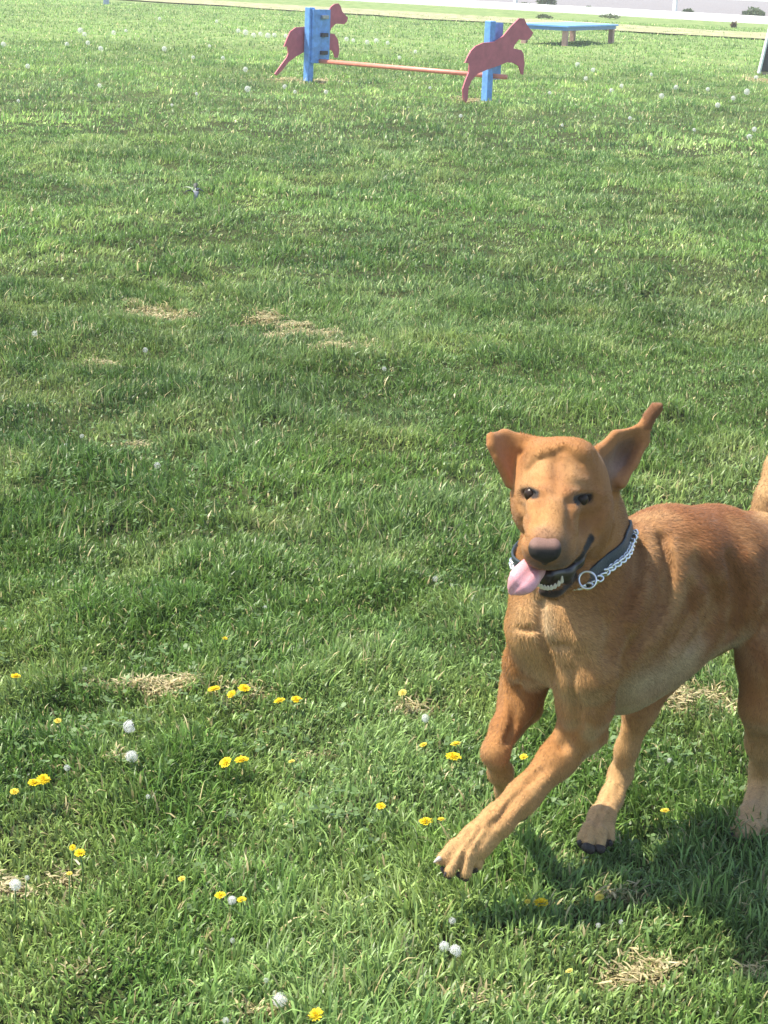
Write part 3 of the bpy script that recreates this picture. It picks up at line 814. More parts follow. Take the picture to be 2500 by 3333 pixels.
def gz(x, y):
    x = np.asarray(x, float); y = np.asarray(y, float)
    f = np.clip((60 - y) / 30, 0, 1)
    return f * (0.055 * (fbm(x * 1.3, y * 1.3, 5, 2) - 0.5) + 0.055 * (fbm(x * 3.4, y * 3.4, 9, 3) - 0.5) + 0.040 * (fbm(x * 8.5, y * 8.5, 12, 2) - 0.5)) - 0.006

def build_ground():
    ys = np.concatenate([[-30, -8, 0, 1.2], np.geomspace(1.9, 60, 620), [70, 85, 100, 140, 200, 300, 480]])
    ss = np.concatenate([[-40, -10, -3], np.linspace(-1, 1, 280), [3, 10, 40]])
    Y = np.repeat(ys[:, None], len(ss), 1)
    Wd = np.maximum(0.42 * np.abs(Y) * 0.5 * 1.7 + 0.9, 0.9)
    X = ss[None, :] * Wd
    X = np.where(np.abs(ss)[None, :] > 1, np.sign(ss)[None, :] * (Wd + (np.abs(ss)[None, :] - 1) * 12), X)
    Z = gz(X, Y)
    nx_ = len(ss); ny_ = len(ys)
    v = np.stack([X, Y, Z], -1).reshape(-1, 3)
    i = np.arange((ny_ - 1) * nx_).reshape(ny_ - 1, nx_)[:, :-1].ravel()
    q = np.stack([i, i + 1, i + nx_ + 1, i + nx_], 1)
    d = dryness(v[:, 0], v[:, 1])
    g = fbm(v[:, 0] * 2.2, v[:, 1] * 1.4, 21, 4)[:, None]
    col = np.array([0.045, 0.055, 0.020]) * (1 - g) + np.array([0.070, 0.085, 0.028]) * g
    out_ = np.clip((np.abs(v[:, 0]) - (0.29 * v[:, 1] + 0.3)) / 1.0, 0, 1)[:, None]; col = col * (1 - out_) + np.array([0.115, 0.175, 0.045]) * out_
    col = col * (1 - d[:, None]) + np.array([0.24, 0.185, 0.095]) * d[:, None]
    m, nt, b, out = new_mat("turf_soil")
    a = nt.nodes.new("ShaderNodeAttribute"); a.attribute_name = "tint"
    n = noise(nt, 28, 6, 0.7, geo_pos(nt)); r = ramp(nt, n.outputs[0], [(0.3, (0.45,) * 3), (0.72, (1.15,) * 3)])
    near = mix(nt, a.outputs['Color'], r.outputs[0], 1.0, 'MULTIPLY')
    # far lawn: streaks of darker and paler turf
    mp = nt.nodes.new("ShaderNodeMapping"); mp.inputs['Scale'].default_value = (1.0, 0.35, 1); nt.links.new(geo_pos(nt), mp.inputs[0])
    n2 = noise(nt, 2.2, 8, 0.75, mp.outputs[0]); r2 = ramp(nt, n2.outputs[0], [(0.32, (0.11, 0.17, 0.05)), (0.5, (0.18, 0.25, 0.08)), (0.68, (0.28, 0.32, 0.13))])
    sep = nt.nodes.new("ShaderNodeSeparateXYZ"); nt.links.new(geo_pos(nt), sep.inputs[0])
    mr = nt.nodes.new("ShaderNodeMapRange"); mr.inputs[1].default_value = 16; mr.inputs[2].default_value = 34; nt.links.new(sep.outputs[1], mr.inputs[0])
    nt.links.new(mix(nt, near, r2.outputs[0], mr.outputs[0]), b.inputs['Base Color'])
    b.inputs['Roughness'].default_value = 0.95; b.inputs['Specular IOR Level'].default_value = 0.1
    bump(nt, b, n.outputs[0], 0.6, 0.02)
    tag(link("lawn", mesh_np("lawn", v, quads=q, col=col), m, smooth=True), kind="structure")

def blades(n, r0, r1, h0, h1, w0, detail, seed, clearance=0.0):
    """grass leaves rooted between two distances; returns verts, quads, tris, colours"""
    rg = np.random.default_rng(seed)
    # uniform in area of a wedge widened beyond the frame
    y = np.sqrt(rg.random(n) * (r1 ** 2 - r0 ** 2) + r0 ** 2)
    half = 0.215 * y * 1.35 + 0.30
    x = (rg.random(n) * 2 - 1) * half
    if clearance > 1:      # the lawn to either side of the view
        y = r0 + (r1 - r0) * rg.random(n); half = 0.215 * np.maximum(y, 0) * 1.35 + 0.30; half = np.where(y < 1.95, 0.0, half)
        x = np.sign(rg.random(n) - 0.5) * (half + clearance * rg.random(n) ** 1.3)
    d = dryness(x, y)
    bare = fbm(x * 7, y * 7, 60, 2)
    keep = rg.random(n) > 0.30 * d + 0.35 * np.clip((0.40 - bare) * 6, 0, 1)
    x, y, d = x[keep], y[keep], d[keep]; n = len(x)
    z = gz(x, y)
    tall = 0.4 * fbm(x * 3.4, y * 3.4, 9, 3) + 0.6 * fbm(x * 9, y * 8, 70, 3)      # tussocks
    tall = np.clip((tall - 0.36) / 0.30, 0, 1)
    h = (h0 + (h1 - h0) * tall ** 1.5) * (0.6 + 0.9 * rg.random(n) ** 1.5) * (1 - 0.62 * d)
    w = w0 * (0.55 + 0.9 * rg.random(n))
    # leaning: patches share a direction
    la = 6.28 * fbm(x * 1.7, y * 1.7, 80, 2) * 2.0 + rg.normal(0, 1.6, n)
    lean = np.clip(rg.normal(0.80, 0.42, n) + 0.5 * d, 0.05, 1.6)
    D = np.stack([np.cos(la), np.sin(la), np.zeros(n)], 1)
    fa = la + math.pi / 2 + rg.normal(0, 0.7, n)
    Sd = np.stack([np.cos(fa), np.sin(fa), np.zeros(n)], 1)
    R = np.stack([x, y, z - 0.004], 1)
    up = np.array([0, 0, 1.0])
    hh = h[:, None]; ww = w[:, None]; ll = lean[:, None]
    c1, c2, c3 = np.cos(ll * 0.35), np.cos(ll * 0.9), np.cos(np.minimum(ll * 1.5, 1.9))
    s1, s2, s3 = np.sin(ll * 0.35), np.sin(ll * 0.9), np.sin(np.minimum(ll * 1.5, 1.9))
    p1 = R + hh * 0.42 * (up * c1 + D * s1)
    p2 = p1 + hh * 0.34 * (up * c2 + D * s2)
    p3 = p2 + hh * 0.24 * (up * c3 + D * s3)
    # colour: species patches, single-leaf variation, painted glare with distance
    sp_ = fbm(x * 1.1, y * 0.8, 90, 3); sp2 = fbm(x * 3.7, y * 2.6, 95, 2)
    deep = np.array([0.072, 0.152, 0.028]); mid = np.array([0.130, 0.225, 0.048]); lime = np.array([0.255, 0.340, 0.105]); blue = np.array([0.16, 0.26, 0.085]); straw = np.array([0.60, 0.50, 0.25])
    a = np.clip((sp_ - 0.28) / 0.4, 0, 1)[:, None]
    c = deep * (1 - a) + mid * a
    b_ = np.clip((sp2 - 0.52) * 3.5, 0, 1)[:, None]; c = c * (1 - b_) + lime * b_ * 0.9 + c * b_ * 0.1
    e = np.clip((fbm(x * 2.1, y * 1.9, 99, 2) - 0.56) * 5, 0, 1)[:, None]; c = c * (1 - 0.7 * e) + blue * 0.7 * e
    rnd = rg.random(n)
    big = fbm(x * 0.55 + 3, y * 0.8, 140, 3)[:, None]; c = c * (0.72 + 0.60 * np.clip((big - 0.25) / 0.5, 0, 1)) * np.array([1.10, 1.06, 0.95])
    c = c * (0.50 + 1.15 * rg.random(n) ** 1.6)[:, None]
    pal = (rnd > 0.86)[:, None] * 0.55; c = c * (1 - pal) + lime * 1.15 * pal
    st = ((rnd < 0.035) | (rg.random(n) < d * 0.8))[:, None]
    c = np.where(st, straw * (0.5 + 0.8 * rg.random(n))[:, None], c)
    far = np.clip((y - 3.5) / 12, 0, 1)[:, None]; c = c * (1 + 0.50 * far) + np.array([0.045, 0.055, 0.03]) * far  # blades paler with distance: low-angle glare painted into their colour
    if detail:
        v = np.stack([R - Sd * ww * 0.4, R + Sd * ww * 0.4, p1 + Sd * ww * 0.5, p1 - Sd * ww * 0.5, p2 + Sd * ww * 0.36, p2 - Sd * ww * 0.36, p3], 1)
        k = 7; o = np.arange(n)[:, None] * k
        q = np.concatenate([o + np.array([0, 1, 2, 3]), o + np.array([3, 2, 4, 5])]); t = o + np.array([5, 4, 6])
    else:
        v = np.stack([R - Sd * ww * 0.5, R + Sd * ww * 0.5, p1 + Sd * ww * 0.45, p1 - Sd * ww * 0.45, p3], 1)
        k = 5; o = np.arange(n)[:, None] * k
        q = o + np.array([0, 1, 2, 3]); t = o + np.array([3, 2, 4])
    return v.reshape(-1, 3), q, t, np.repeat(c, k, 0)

def straw_litter():
    """dead leaves lying criss-cross on the worn patches"""
    rg = np.random.default_rng(404); X, Y = [], []
    for (cx_, cy_, ex, ey, s_) in DRY:
        if cy_ > 30: continue
        n = int(min(12000, 34000 * ex * ey / 0.05 * (0.35 if cy_ > 6 else 1)))
        n = int(max(n, 300) * s_)
        X.append(cx_ + ex * rg.normal(0, 0.62, n)); Y.append(cy_ + ey * rg.normal(0, 0.62, n))
    x = np.concatenate(X); y = np.concatenate(Y); k = rg.random(len(x)) < np.clip(dryness(x, y) * 1.3, 0, 1) ** 1.4; x, y = x[k], y[k]; n = len(x)
    z = gz(x, y) + 0.002 + 0.014 * rg.random(n) ** 2
    a = rg.random(n) * 6.28; L = 0.008 + 0.019 * rg.random(n); w = np.maximum(0.0009 + 0.0009 * rg.random(n), y * 0.00022)
    d = np.stack([np.cos(a), np.sin(a), rg.normal(0.05, 0.22, n)], 1); s = np.stack([-np.sin(a), np.cos(a), rg.normal(0, 0.3, n)], 1)
    c0 = np.stack([x, y, z], 1); m = c0 + d * L[:, None] * 0.5 + np.array([0, 0, 1]) * (L * 0.12 * rg.random(n))[:, None]; e = c0 + d * L[:, None]
    W = w[:, None]
    v = np.stack([c0 - s * W, c0 + s * W, m + s * W, m - s * W, e], 1); o = np.arange(n)[:, None] * 5
    tone = rg.random((n, 1)); c = np.array([0.62, 0.52, 0.28]) * (0.55 + 0.7 * tone)
    g_ = rg.random((n, 1)) < 0.26; c = np.where(g_, np.array([0.22, 0.25, 0.08]), c)
    return v.reshape(-1, 3), o + np.array([0, 1, 2, 3]), o + np.array([3, 2, 4]), np.repeat(c, 5, 0)

def build_grass():
    g = FAST_GRASS
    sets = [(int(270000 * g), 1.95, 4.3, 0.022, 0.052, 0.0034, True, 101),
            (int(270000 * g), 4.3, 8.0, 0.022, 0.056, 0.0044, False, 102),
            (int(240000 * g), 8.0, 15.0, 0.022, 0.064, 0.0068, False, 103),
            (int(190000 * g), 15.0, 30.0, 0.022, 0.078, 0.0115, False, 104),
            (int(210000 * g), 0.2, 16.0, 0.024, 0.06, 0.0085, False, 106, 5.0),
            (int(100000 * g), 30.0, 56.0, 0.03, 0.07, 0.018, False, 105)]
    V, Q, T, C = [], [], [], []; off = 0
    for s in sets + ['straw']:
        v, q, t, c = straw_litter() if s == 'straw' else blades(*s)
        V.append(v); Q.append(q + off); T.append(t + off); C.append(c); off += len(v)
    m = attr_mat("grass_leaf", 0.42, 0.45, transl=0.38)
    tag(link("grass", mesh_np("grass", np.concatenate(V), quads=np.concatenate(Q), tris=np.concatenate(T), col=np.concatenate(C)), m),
        "short green lawn grass with tufts and straw patches", "grass", kind="stuff")

def build_clover():
    """low round-leaved weeds among the grass"""
    rg = np.random.default_rng(5)
    n = int(12000 * FAST_GRASS)
    y = 1.95 + (14 - 1.95) * rg.random(n) ** 1.3; x = (rg.random(n) * 2 - 1) * (0.215 * y * 1.35 + 0.3)
    m_ = fbm(x * 2.3, y * 2.0, 130, 3)
    k = rg.random(n) < np.clip((m_ - 0.47) * 6, 0.02, 1); x, y = x[k], y[k]; n = len(x)
    z = gz(x, y) + 0.010 + 0.022 * rg.random(n)
    V, T, C = [], [], []
    for leaf in range(3):
        a = rg.random(n) * 6.28 if leaf == 0 else a + 2.094
        r = 0.0042 + 0.003 * rg.random(n)
        tilt = rg.normal(0.1, 0.3, n)
        c0 = np.stack([x, y, z], 1)
        dr = np.stack([np.cos(a), np.sin(a), tilt], 1); sd_ = np.stack([-np.sin(a), np.cos(a), rg.normal(0, 0.2, n)], 1)
        pts = [c0, c0 + dr * r[:, None] * 0.9 + sd_ * r[:, None] * 0.75, c0 + dr * r[:, None] * 1.65 + sd_ * r[:, None] * 0.45, c0 + dr * r[:, None] * 1.65 - sd_ * r[:, None] * 0.45, c0 + dr * r[:, None] * 0.9 - sd_ * r[:, None] * 0.75]
        V.append(np.stack(pts, 1).reshape(-1, 3)); o = (np.arange(n)[:, None] * 5 + leaf * n * 5)
        T += [o + np.array([0, 1, 2]), o + np.array([0, 2, 3]), o + np.array([0, 3, 4])]
        col = np.array([0.125, 0.20, 0.060]) * (0.6 + 0.8 * rg.random((n, 1)))
        C.append(np.repeat(col, 5, 0))
    m = attr_mat("weed_leaf", 0.5, 0.4, transl=0.3)
    tag(link("clover", mesh_np("clover", np.concatenate(V), tris=np.concatenate(T), col=np.concatenate(C)), m),
        "low round leaved clover growing through the lawn", "clover", kind="stuff")
# ------------------------------------------------------------------ generic solid builders
def box_mesh(c, ax, half, bev=0.0):
    """box: centre, 3 unit axes (rows), half sizes, chamfered edges"""
    import bmesh
    bm = bmesh.new(); bmesh.ops.create_cube(bm, size=2.0)
    for v in bm.verts: v.co = Vector((v.co.x * half[0], v.co.y * half[1], v.co.z * half[2]))
    if bev: bmesh.ops.bevel(bm, geom=bm.edges[:], offset=bev, segments=2, affect='EDGES', profile=0.5)
    M = Matrix([[ax[0][i], ax[1][i], ax[2][i], c[i]] for i in range(3)] + [[0, 0, 0, 1]])
    bm.transform(M); me = bpy.data.meshes.new("box"); bm.to_mesh(me); bm.free(); return me
def obox(name, c, ax, half, mat, parent, bev=0.004):
    me = box_mesh([float(v) for v in c], [[float(x) for x in a] for a in ax], half, bev); me.name = name
    return link(name, me, mat, parent)
def tube_mesh(pts, radii, seg=10, cap=True):
    pts = [np.asarray(p, float) for p in pts]; vs, q, t = [], [], []
    for i, p in enumerate(pts):
        d = pts[min(i + 1, len(pts) - 1)] - pts[max(i - 1, 0)]; d /= np.linalg.norm(d) + 1e-12
        a = np.array([0, 0, 1.0]) if abs(d[2]) < 0.9 else np.array([1.0, 0, 0])
        u = np.cross(d, a); u /= np.linalg.norm(u); w = np.cross(d, u)
        for k in range(seg):
            an = 2 * math.pi * k / seg; vs.append(p + radii[i] * (u * math.cos(an) + w * math.sin(an)))
    for i in range(len(pts) - 1):
        for k in range(seg):
            q.append((i * seg + k, i * seg + (k + 1) % seg, (i + 1) * seg + (k + 1) % seg, (i + 1) * seg + k))
    if cap:
        for e, base in ((0, 0), (len(pts) - 1, (len(pts) - 1) * seg)):
            c = len(vs); vs.append(pts[e])
            for k in range(seg): t.append((c, base + (k + 1) % seg, base + k) if e == 0 else (c, base + k, base + (k + 1) % seg))
    return vs, q, t
def tube(name, pts, radii, mat, parent=None, seg=10, smooth=True):
    vs, q, t = tube_mesh(pts, radii, seg)
    return link(name, mesh_np(name, vs, quads=q, tris=t), mat, parent, smooth)

def on_plane(px, py, p0, n):
    d = ray(px, py); return CAM + d * (((p0 - CAM) @ n) / (d @ n))

def build_hurdle():
    bl = simple("hurdle_blue_paint", (0.14, 0.34, 0.70), 0.5, nscale=16, namt=0.28, bumpk=0.15)
    red = simple("dog_cutout_red_paint", (0.50, 0.125, 0.15), 0.6, nscale=12, namt=0.14, bumpk=0.15)
    orange = simple("bar_orange_paint", (0.72, 0.25, 0.17), 0.45, nscale=12, namt=0.15)
    steel = simple("bracket_grey", (0.35, 0.36, 0.36), 0.4, metal=0.6, nscale=30, namt=0.2)
    dark = simple("bracket_black", (0.03, 0.03, 0.035), 0.5)
    A = G(1003, 271); B = G(1583, 331)
    bar = B - A; bar[2] = 0; L = np.linalg.norm(bar); b = bar / L
    t = np.array([-b[1], b[0], 0.0])
    if t[1] < 0: t = -t
    up = np.array([0, 0, 1.0])
    root = empty("agility_hurdle", (A + B) / 2)
    tag(root, "blue dog agility hurdle with red leaping dog cut-outs and an orange bar", "hurdle")
    def top_z(px, py, p):  # height of the vertical through p at an image row
        d = ray(px, py); k = (p[1] - CAM[1]) / d[1]; return (CAM + d * k)[2]
    for (p, ty, side) in ((A, 24, -1), (B, 68, 1)):
        zt = top_z(1010 if side < 0 else 1590, ty, p)
        obox("post", p + up * (zt / 2 - 0.05), (b, t, up), (0.043, 0.043, zt / 2 + 0.05), bl, root, 0.008)
        # wing board carrying the bar brackets
        bw = 0.14
        zc0, zc1 = zt - 0.02, zt * 0.27
        c = p - b * side * 0.058 + t * (0.043 + bw * 0.62) + up * ((zc0 + zc1) / 2)
        obox("wing_board", c, (b, t, up), (0.012, bw, (zc0 - zc1) / 2), bl, root, 0.003)
        for k in range(3):
            zz = zt * (0.88 - 0.235 * k)
            q = c - b * side * 0.03 + t * 0.03; q = np.array([q[0], q[1], zz])
            br = obox("bar_bracket", q, (b, t, up), (0.022, 0.05, 0.022), steel if k == 0 else dark, root, 0.006)
    # bar
    za = top_z(1062, 199, A + t * 0.12); zb = top_z(1600, 247, B + t * 0.12)
    a0 = A + t * 0.12 + b * 0.02 + up * za; b0 = B + t * 0.12 + b * 0.16 + up * zb
    tube("jump_bar", [a0, a0 * 0.5 + b0 * 0.5, b0], [0.026] * 3, orange, root, 14)
    # dog cut-outs
    left = [(1078, 22), (1090, 13), (1102, 11), (1109, 20), (1114, 37), (1133, 58), (1130, 70), (1121, 79), (1094, 77), (1080, 90), (1072, 108), (1089, 111), (1101, 130), (1105, 163), (1101, 188), (1091, 188), (1086, 168), (1067, 155), (1030, 160), (996, 166), (964, 184), (939, 203), (918, 230), (901, 247), (895, 241), (912, 217), (934, 187), (939, 174), (937, 152), (925, 152), (934, 128), (945, 103), (964, 89), (996, 87), (1030, 72), (1052, 55), (1067, 38)]
    right = [(1687, 59), (1703, 60), (1713, 82), (1732, 106), (1727, 118), (1716, 129), (1703, 130), (1686, 128), (1672, 146), (1668, 157), (1694, 163), (1701, 175), (1704, 205), (1700, 243), (1694, 241), (1686, 215), (1667, 204), (1646, 203), (1621, 213), (1586, 225), (1551, 240), (1532, 262), (1522, 285), (1518, 325), (1514, 333), (1505, 325), (1503, 290), (1512, 262), (1523, 235), (1525, 206), (1511, 204), (1519, 185), (1530, 165), (1545, 150), (1570, 139), (1606, 136), (1634, 118), (1660, 86)]
    for pts, p, side in ((left, A, -1), (right, B, 1)):
        p0 = p + b * side * 0.062
        nn = b
        import bmesh
        from mathutils.geometry import tessellate_polygon
        bm = bmesh.new()
        Pn = [on_plane(x, y, p0, nn) for x, y in pts]
        f = [bm.verts.new(Vector([float(c) for c in q])) for q in Pn]
        for tri in tessellate_polygon([[Vector((x, y, 0)) for x, y in pts]]):
            bm.faces.new([f[i] for i in tri])
        ext = bmesh.ops.extrude_face_region(bm, geom=bm.faces[:])
        for g_ in ext['geom']:
            if isinstance(g_, bmesh.types.BMVert): g_.co += Vector([float(c) for c in nn * side * 0.016])
        bmesh.ops.recalc_face_normals(bm, faces=bm.faces[:])
        me = bpy.data.meshes.new("dog_cutout"); bm.to_mesh(me); bm.free()
        link("dog_cutout", me, red, root)

def build_table():
    topm = simple("table_top_sky_blue", (0.17, 0.40, 0.85), 0.45, nscale=7, namt=0.10)
    sidem = simple("table_edge_blue", (0.09, 0.22, 0.50), 0.5, nscale=9, namt=0.12)
    legm = simple("table_leg_brown_pink", (0.42, 0.24, 0.20), 0.6, nscale=12, namt=0.2)
    N = G(1838, 148); Rg = G(1988, 140)
    d1 = Rg - N; d1[2] = 0; L1 = np.linalg.norm(d1); d1 /= L1
    d2 = np.array([-d1[1], d1[0], 0.0])
    if d2[1] < 0: d2 = -d2
    d = ray(1850, 84); z = (CAM + d * (N[1] / d[1]))[2]
    # depth: where the far left corner meets its image column
    dd = ray(1706, 60); s = 1.4
    best = None
    for i in range(60):
        s = 0.4 + 0.05 * i; q = N + d2 * s; q[2] = z
        u, v = proj(q[None]); e = abs(u[0] - 1712)
        if best is None or e < best[0]: best = (e, s)
    L2 = min(best[1], 2.6)
    root = empty("agility_table", N)
    tag(root, "sky blue low platform table on four brown legs standing behind the hurdle", "platform table")
    up = np.array([0, 0, 1.0]); c = N + d1 * L1 / 2 + d2 * L2 / 2
    obox("table_top", c + up * (z - 0.012), (d1, d2, up), (L1 / 2 + 0.12, L2 / 2 + 0.10, 0.016), topm, root, 0.004)
    obox("table_frame", c + up * (z - 0.062), (d1, d2, up), (L1 / 2 + 0.08, L2 / 2 + 0.06, 0.032), sidem, root, 0.004)
    for a, b in ((0, 0), (1, 0), (0, 1), (1, 1)):
        q = N + d1 * L1 * a + d2 * L2 * b
        obox("leg", q + up * ((z - 0.095) / 2 - 0.02), (d1, d2, up), (0.05, 0.05, (z - 0.095) / 2 + 0.02), legm, root, 0.004)

def build_ramp():
    blk = simple("ramp_black_rubber", (0.025, 0.028, 0.036), 0.55, nscale=14, namt=0.25)
    wht = simple("ramp_white_edge", (0.72, 0.76, 0.74), 0.5, nscale=14, namt=0.06)
    pl = simple("ramp_base_timber", (0.50, 0.36, 0.28), 0.7, nscale=14, namt=0.2)
    a = G(2470, 243)
    d = ray(2507, 92); tz = (CAM + d * (a[1] / d[1]))[2]; tx = (CAM + d * (a[1] / d[1]))[0]
    root = empty("climbing_ramp", a)
    tag(root, "black steep ramp with a white edge, cut off by the right side of the photo", "ramp")
    # two black slopes meeting in a ridge, edges trimmed white
    run = tx - a[0]; 
    slope = np.array([run, 0, tz]); sl = np.linalg.norm(slope); s_ = slope / sl
    back = np.array([0.25, 1.0, 0]); back /= np.linalg.norm(back)
    n_ = np.cross(back, s_); n_ /= np.linalg.norm(n_)
    W = 0.12
    # side cheek seen from the camera: a tall triangle-like panel
    import bmesh
    def prism(name, poly, thick, mat, off=0.0):
        bm = bmesh.new(); f = [bm.verts.new(Vector((float(x), float(a[1] + off), float(zz)))) for x, zz in poly]
        face = bm.faces.new(f); ext = bmesh.ops.extrude_face_region(bm, geom=[face])
        for g_ in ext['geom']:
            if isinstance(g_, bmesh.types.BMVert): g_.co += Vector((0, thick, 0))
        bmesh.ops.recalc_face_normals(bm, faces=bm.faces[:])
        me = bpy.data.meshes.new(name); bm.to_mesh(me); bm.free(); return link(name, me, mat, root)
    x0 = a[0]; apex = x0 + run * 1.9; az = tz * 1.9; x1 = apex + run * 1.9
    # clear of each other: cheek, then white trim strip just outside its sloping edges
    prism("side_panel", [(x0 + 0.025, 0.045), (apex, az - 0.05), (x1 - 0.025, 0.045)], W, blk)
    e = 0.022
    for q in ([(x0 - 0.004, 0.02), (x0 + e, 0.02), (apex, az - 0.06), (apex, az + 0.07)], [(x1 + 0.004, 0.02), (x1 - e, 0.02), (apex + 0.003, az - 0.06), (apex + 0.003, az + 0.07)]):
        prism("white_edge", q, W + 0.02, wht, -0.01)
    prism("base_board", [(x0 + 0.06, -0.02), (x1 - 0.06, -0.02), (x1 - 0.06, 0.038), (x0 + 0.06, 0.038)], W - 0.04, pl, 0.02)

def build_far():
    # white kerb / fence line crossing the top right corner, gravel road behind it
    A = G(1500, 22); B = G(2500, 78)
    d = B - A; d[2] = 0; d /= np.linalg.norm(d)
    n = np.array([-d[1], d[0], 0.0]); n = n if n[1] > 0 else -n
    up = np.array([0, 0, 1.0])
    white = simple("fence_white_vinyl", (0.78, 0.78, 0.76), 0.4, nscale=3, namt=0.04)
    kerbm = simple("kerb_pale_concrete", (0.80, 0.79, 0.75), 0.8, nscale=5, namt=0.12)
    gr, nt, b_, out = new_mat("gravel_grey_pink")
    nz = noise(nt, 9, 8, 0.75, geo_pos(nt)); r = ramp(nt, nz.outputs[0], [(0.3, (0.13, 0.115, 0.115)), (0.5, (0.21, 0.19, 0.188)), (0.72, (0.29, 0.27, 0.262))])
    nt.links.new(r.outputs[0], b_.inputs['Base Color']); b_.inputs['Roughness'].default_value = 0.95; bump(nt, b_, nz.outputs[0], 0.5, 0.03)
    def strip(name, o0, o1, z, mat, kind="structure", l0=-60, l1=60, seg=60, wob=0.0, seed=0):
        c = (A + B) / 2; c[2] = 0
        vs, q = [], []
        for i in range(seg + 1):
            s = l0 + (l1 - l0) * i / seg
            w0 = wob * (fbm(np.array([s * 0.5]), np.array([0.3]), seed)[0] - 0.5); w1 = wob * (fbm(np.array([s * 0.5]), np.array([7.3]), seed + 3)[0] - 0.5)
            vs += [c + d * s + n * (o0 + w0) + up * z, c + d * s + n * (o1 + w1) + up * z]
        for i in range(seg): q.append((2 * i, 2 * i + 2, 2 * i + 3, 2 * i + 1))
        return tag(link(name, mesh_np(name, vs, quads=q), mat), kind=kind)
    dm, nt, b_, out = new_mat("dry_verge")
    nz = noise(nt, 2.5, 8, 0.75, geo_pos(nt)); r = ramp(nt, nz.outputs[0], [(0.40, (0.14, 0.18, 0.06)), (0.50, (0.30, 0.28, 0.13)), (0.64, (0.56, 0.50, 0.28))])
    nt.links.new(r.outputs[0], b_.inputs['Base Color']); b_.inputs['Roughness'].default_value = 0.95
    m0 = (A + B) / 2; o0 = (G(2083, 106) - m0) @ n; o1 = (G(2083, 86) - m0) @ n
    strip("dry_verge", o0, o1, 0.03, dm, wob=abs(o1 - o0) * 0.5, seed=3)
    kw = np.linalg.norm(G(2083, 56)[:2] - G(2083, 46)[:2])
    c = (A + B) / 2; c[2] = 0
    # kerb: a long raised concrete edge
    kb = obox("kerb", c + up * 0.08, (d, n, up), (60, 0.16, 0.15), kerbm, None, 0.02)
    kb['kind'] = "structure"
    strip("gravel_road", 0.3, 140, 0.02, gr, l0=-160, l1=160)
    # fence on the kerb
    P1 = G(1783, 32); P2 = G(2343, 60)
    gap = np.linalg.norm(P2[:2] - P1[:2])
    f = empty("white_fence", P1)
    tag(f, "white fence of slim posts and rails along the road at the top right", "fence")
    s0 = (P1 - c) @ d
    for k in range(-1, 4):
        q = c + d * (s0 + gap * k) + n * 0.45
        obox("post", q + up * 0.42, (d, n, up), (0.06, 0.06, 0.42), white, f, 0.01)
    L = gap * 4
    mid = c + d * (s0 + gap * 1.0)
    obox("top_rail", mid + n * 0.37 + up * 0.74, (d, n, up), (L / 2 + gap * 0.5, 0.018, 0.05), white, f, 0.006)
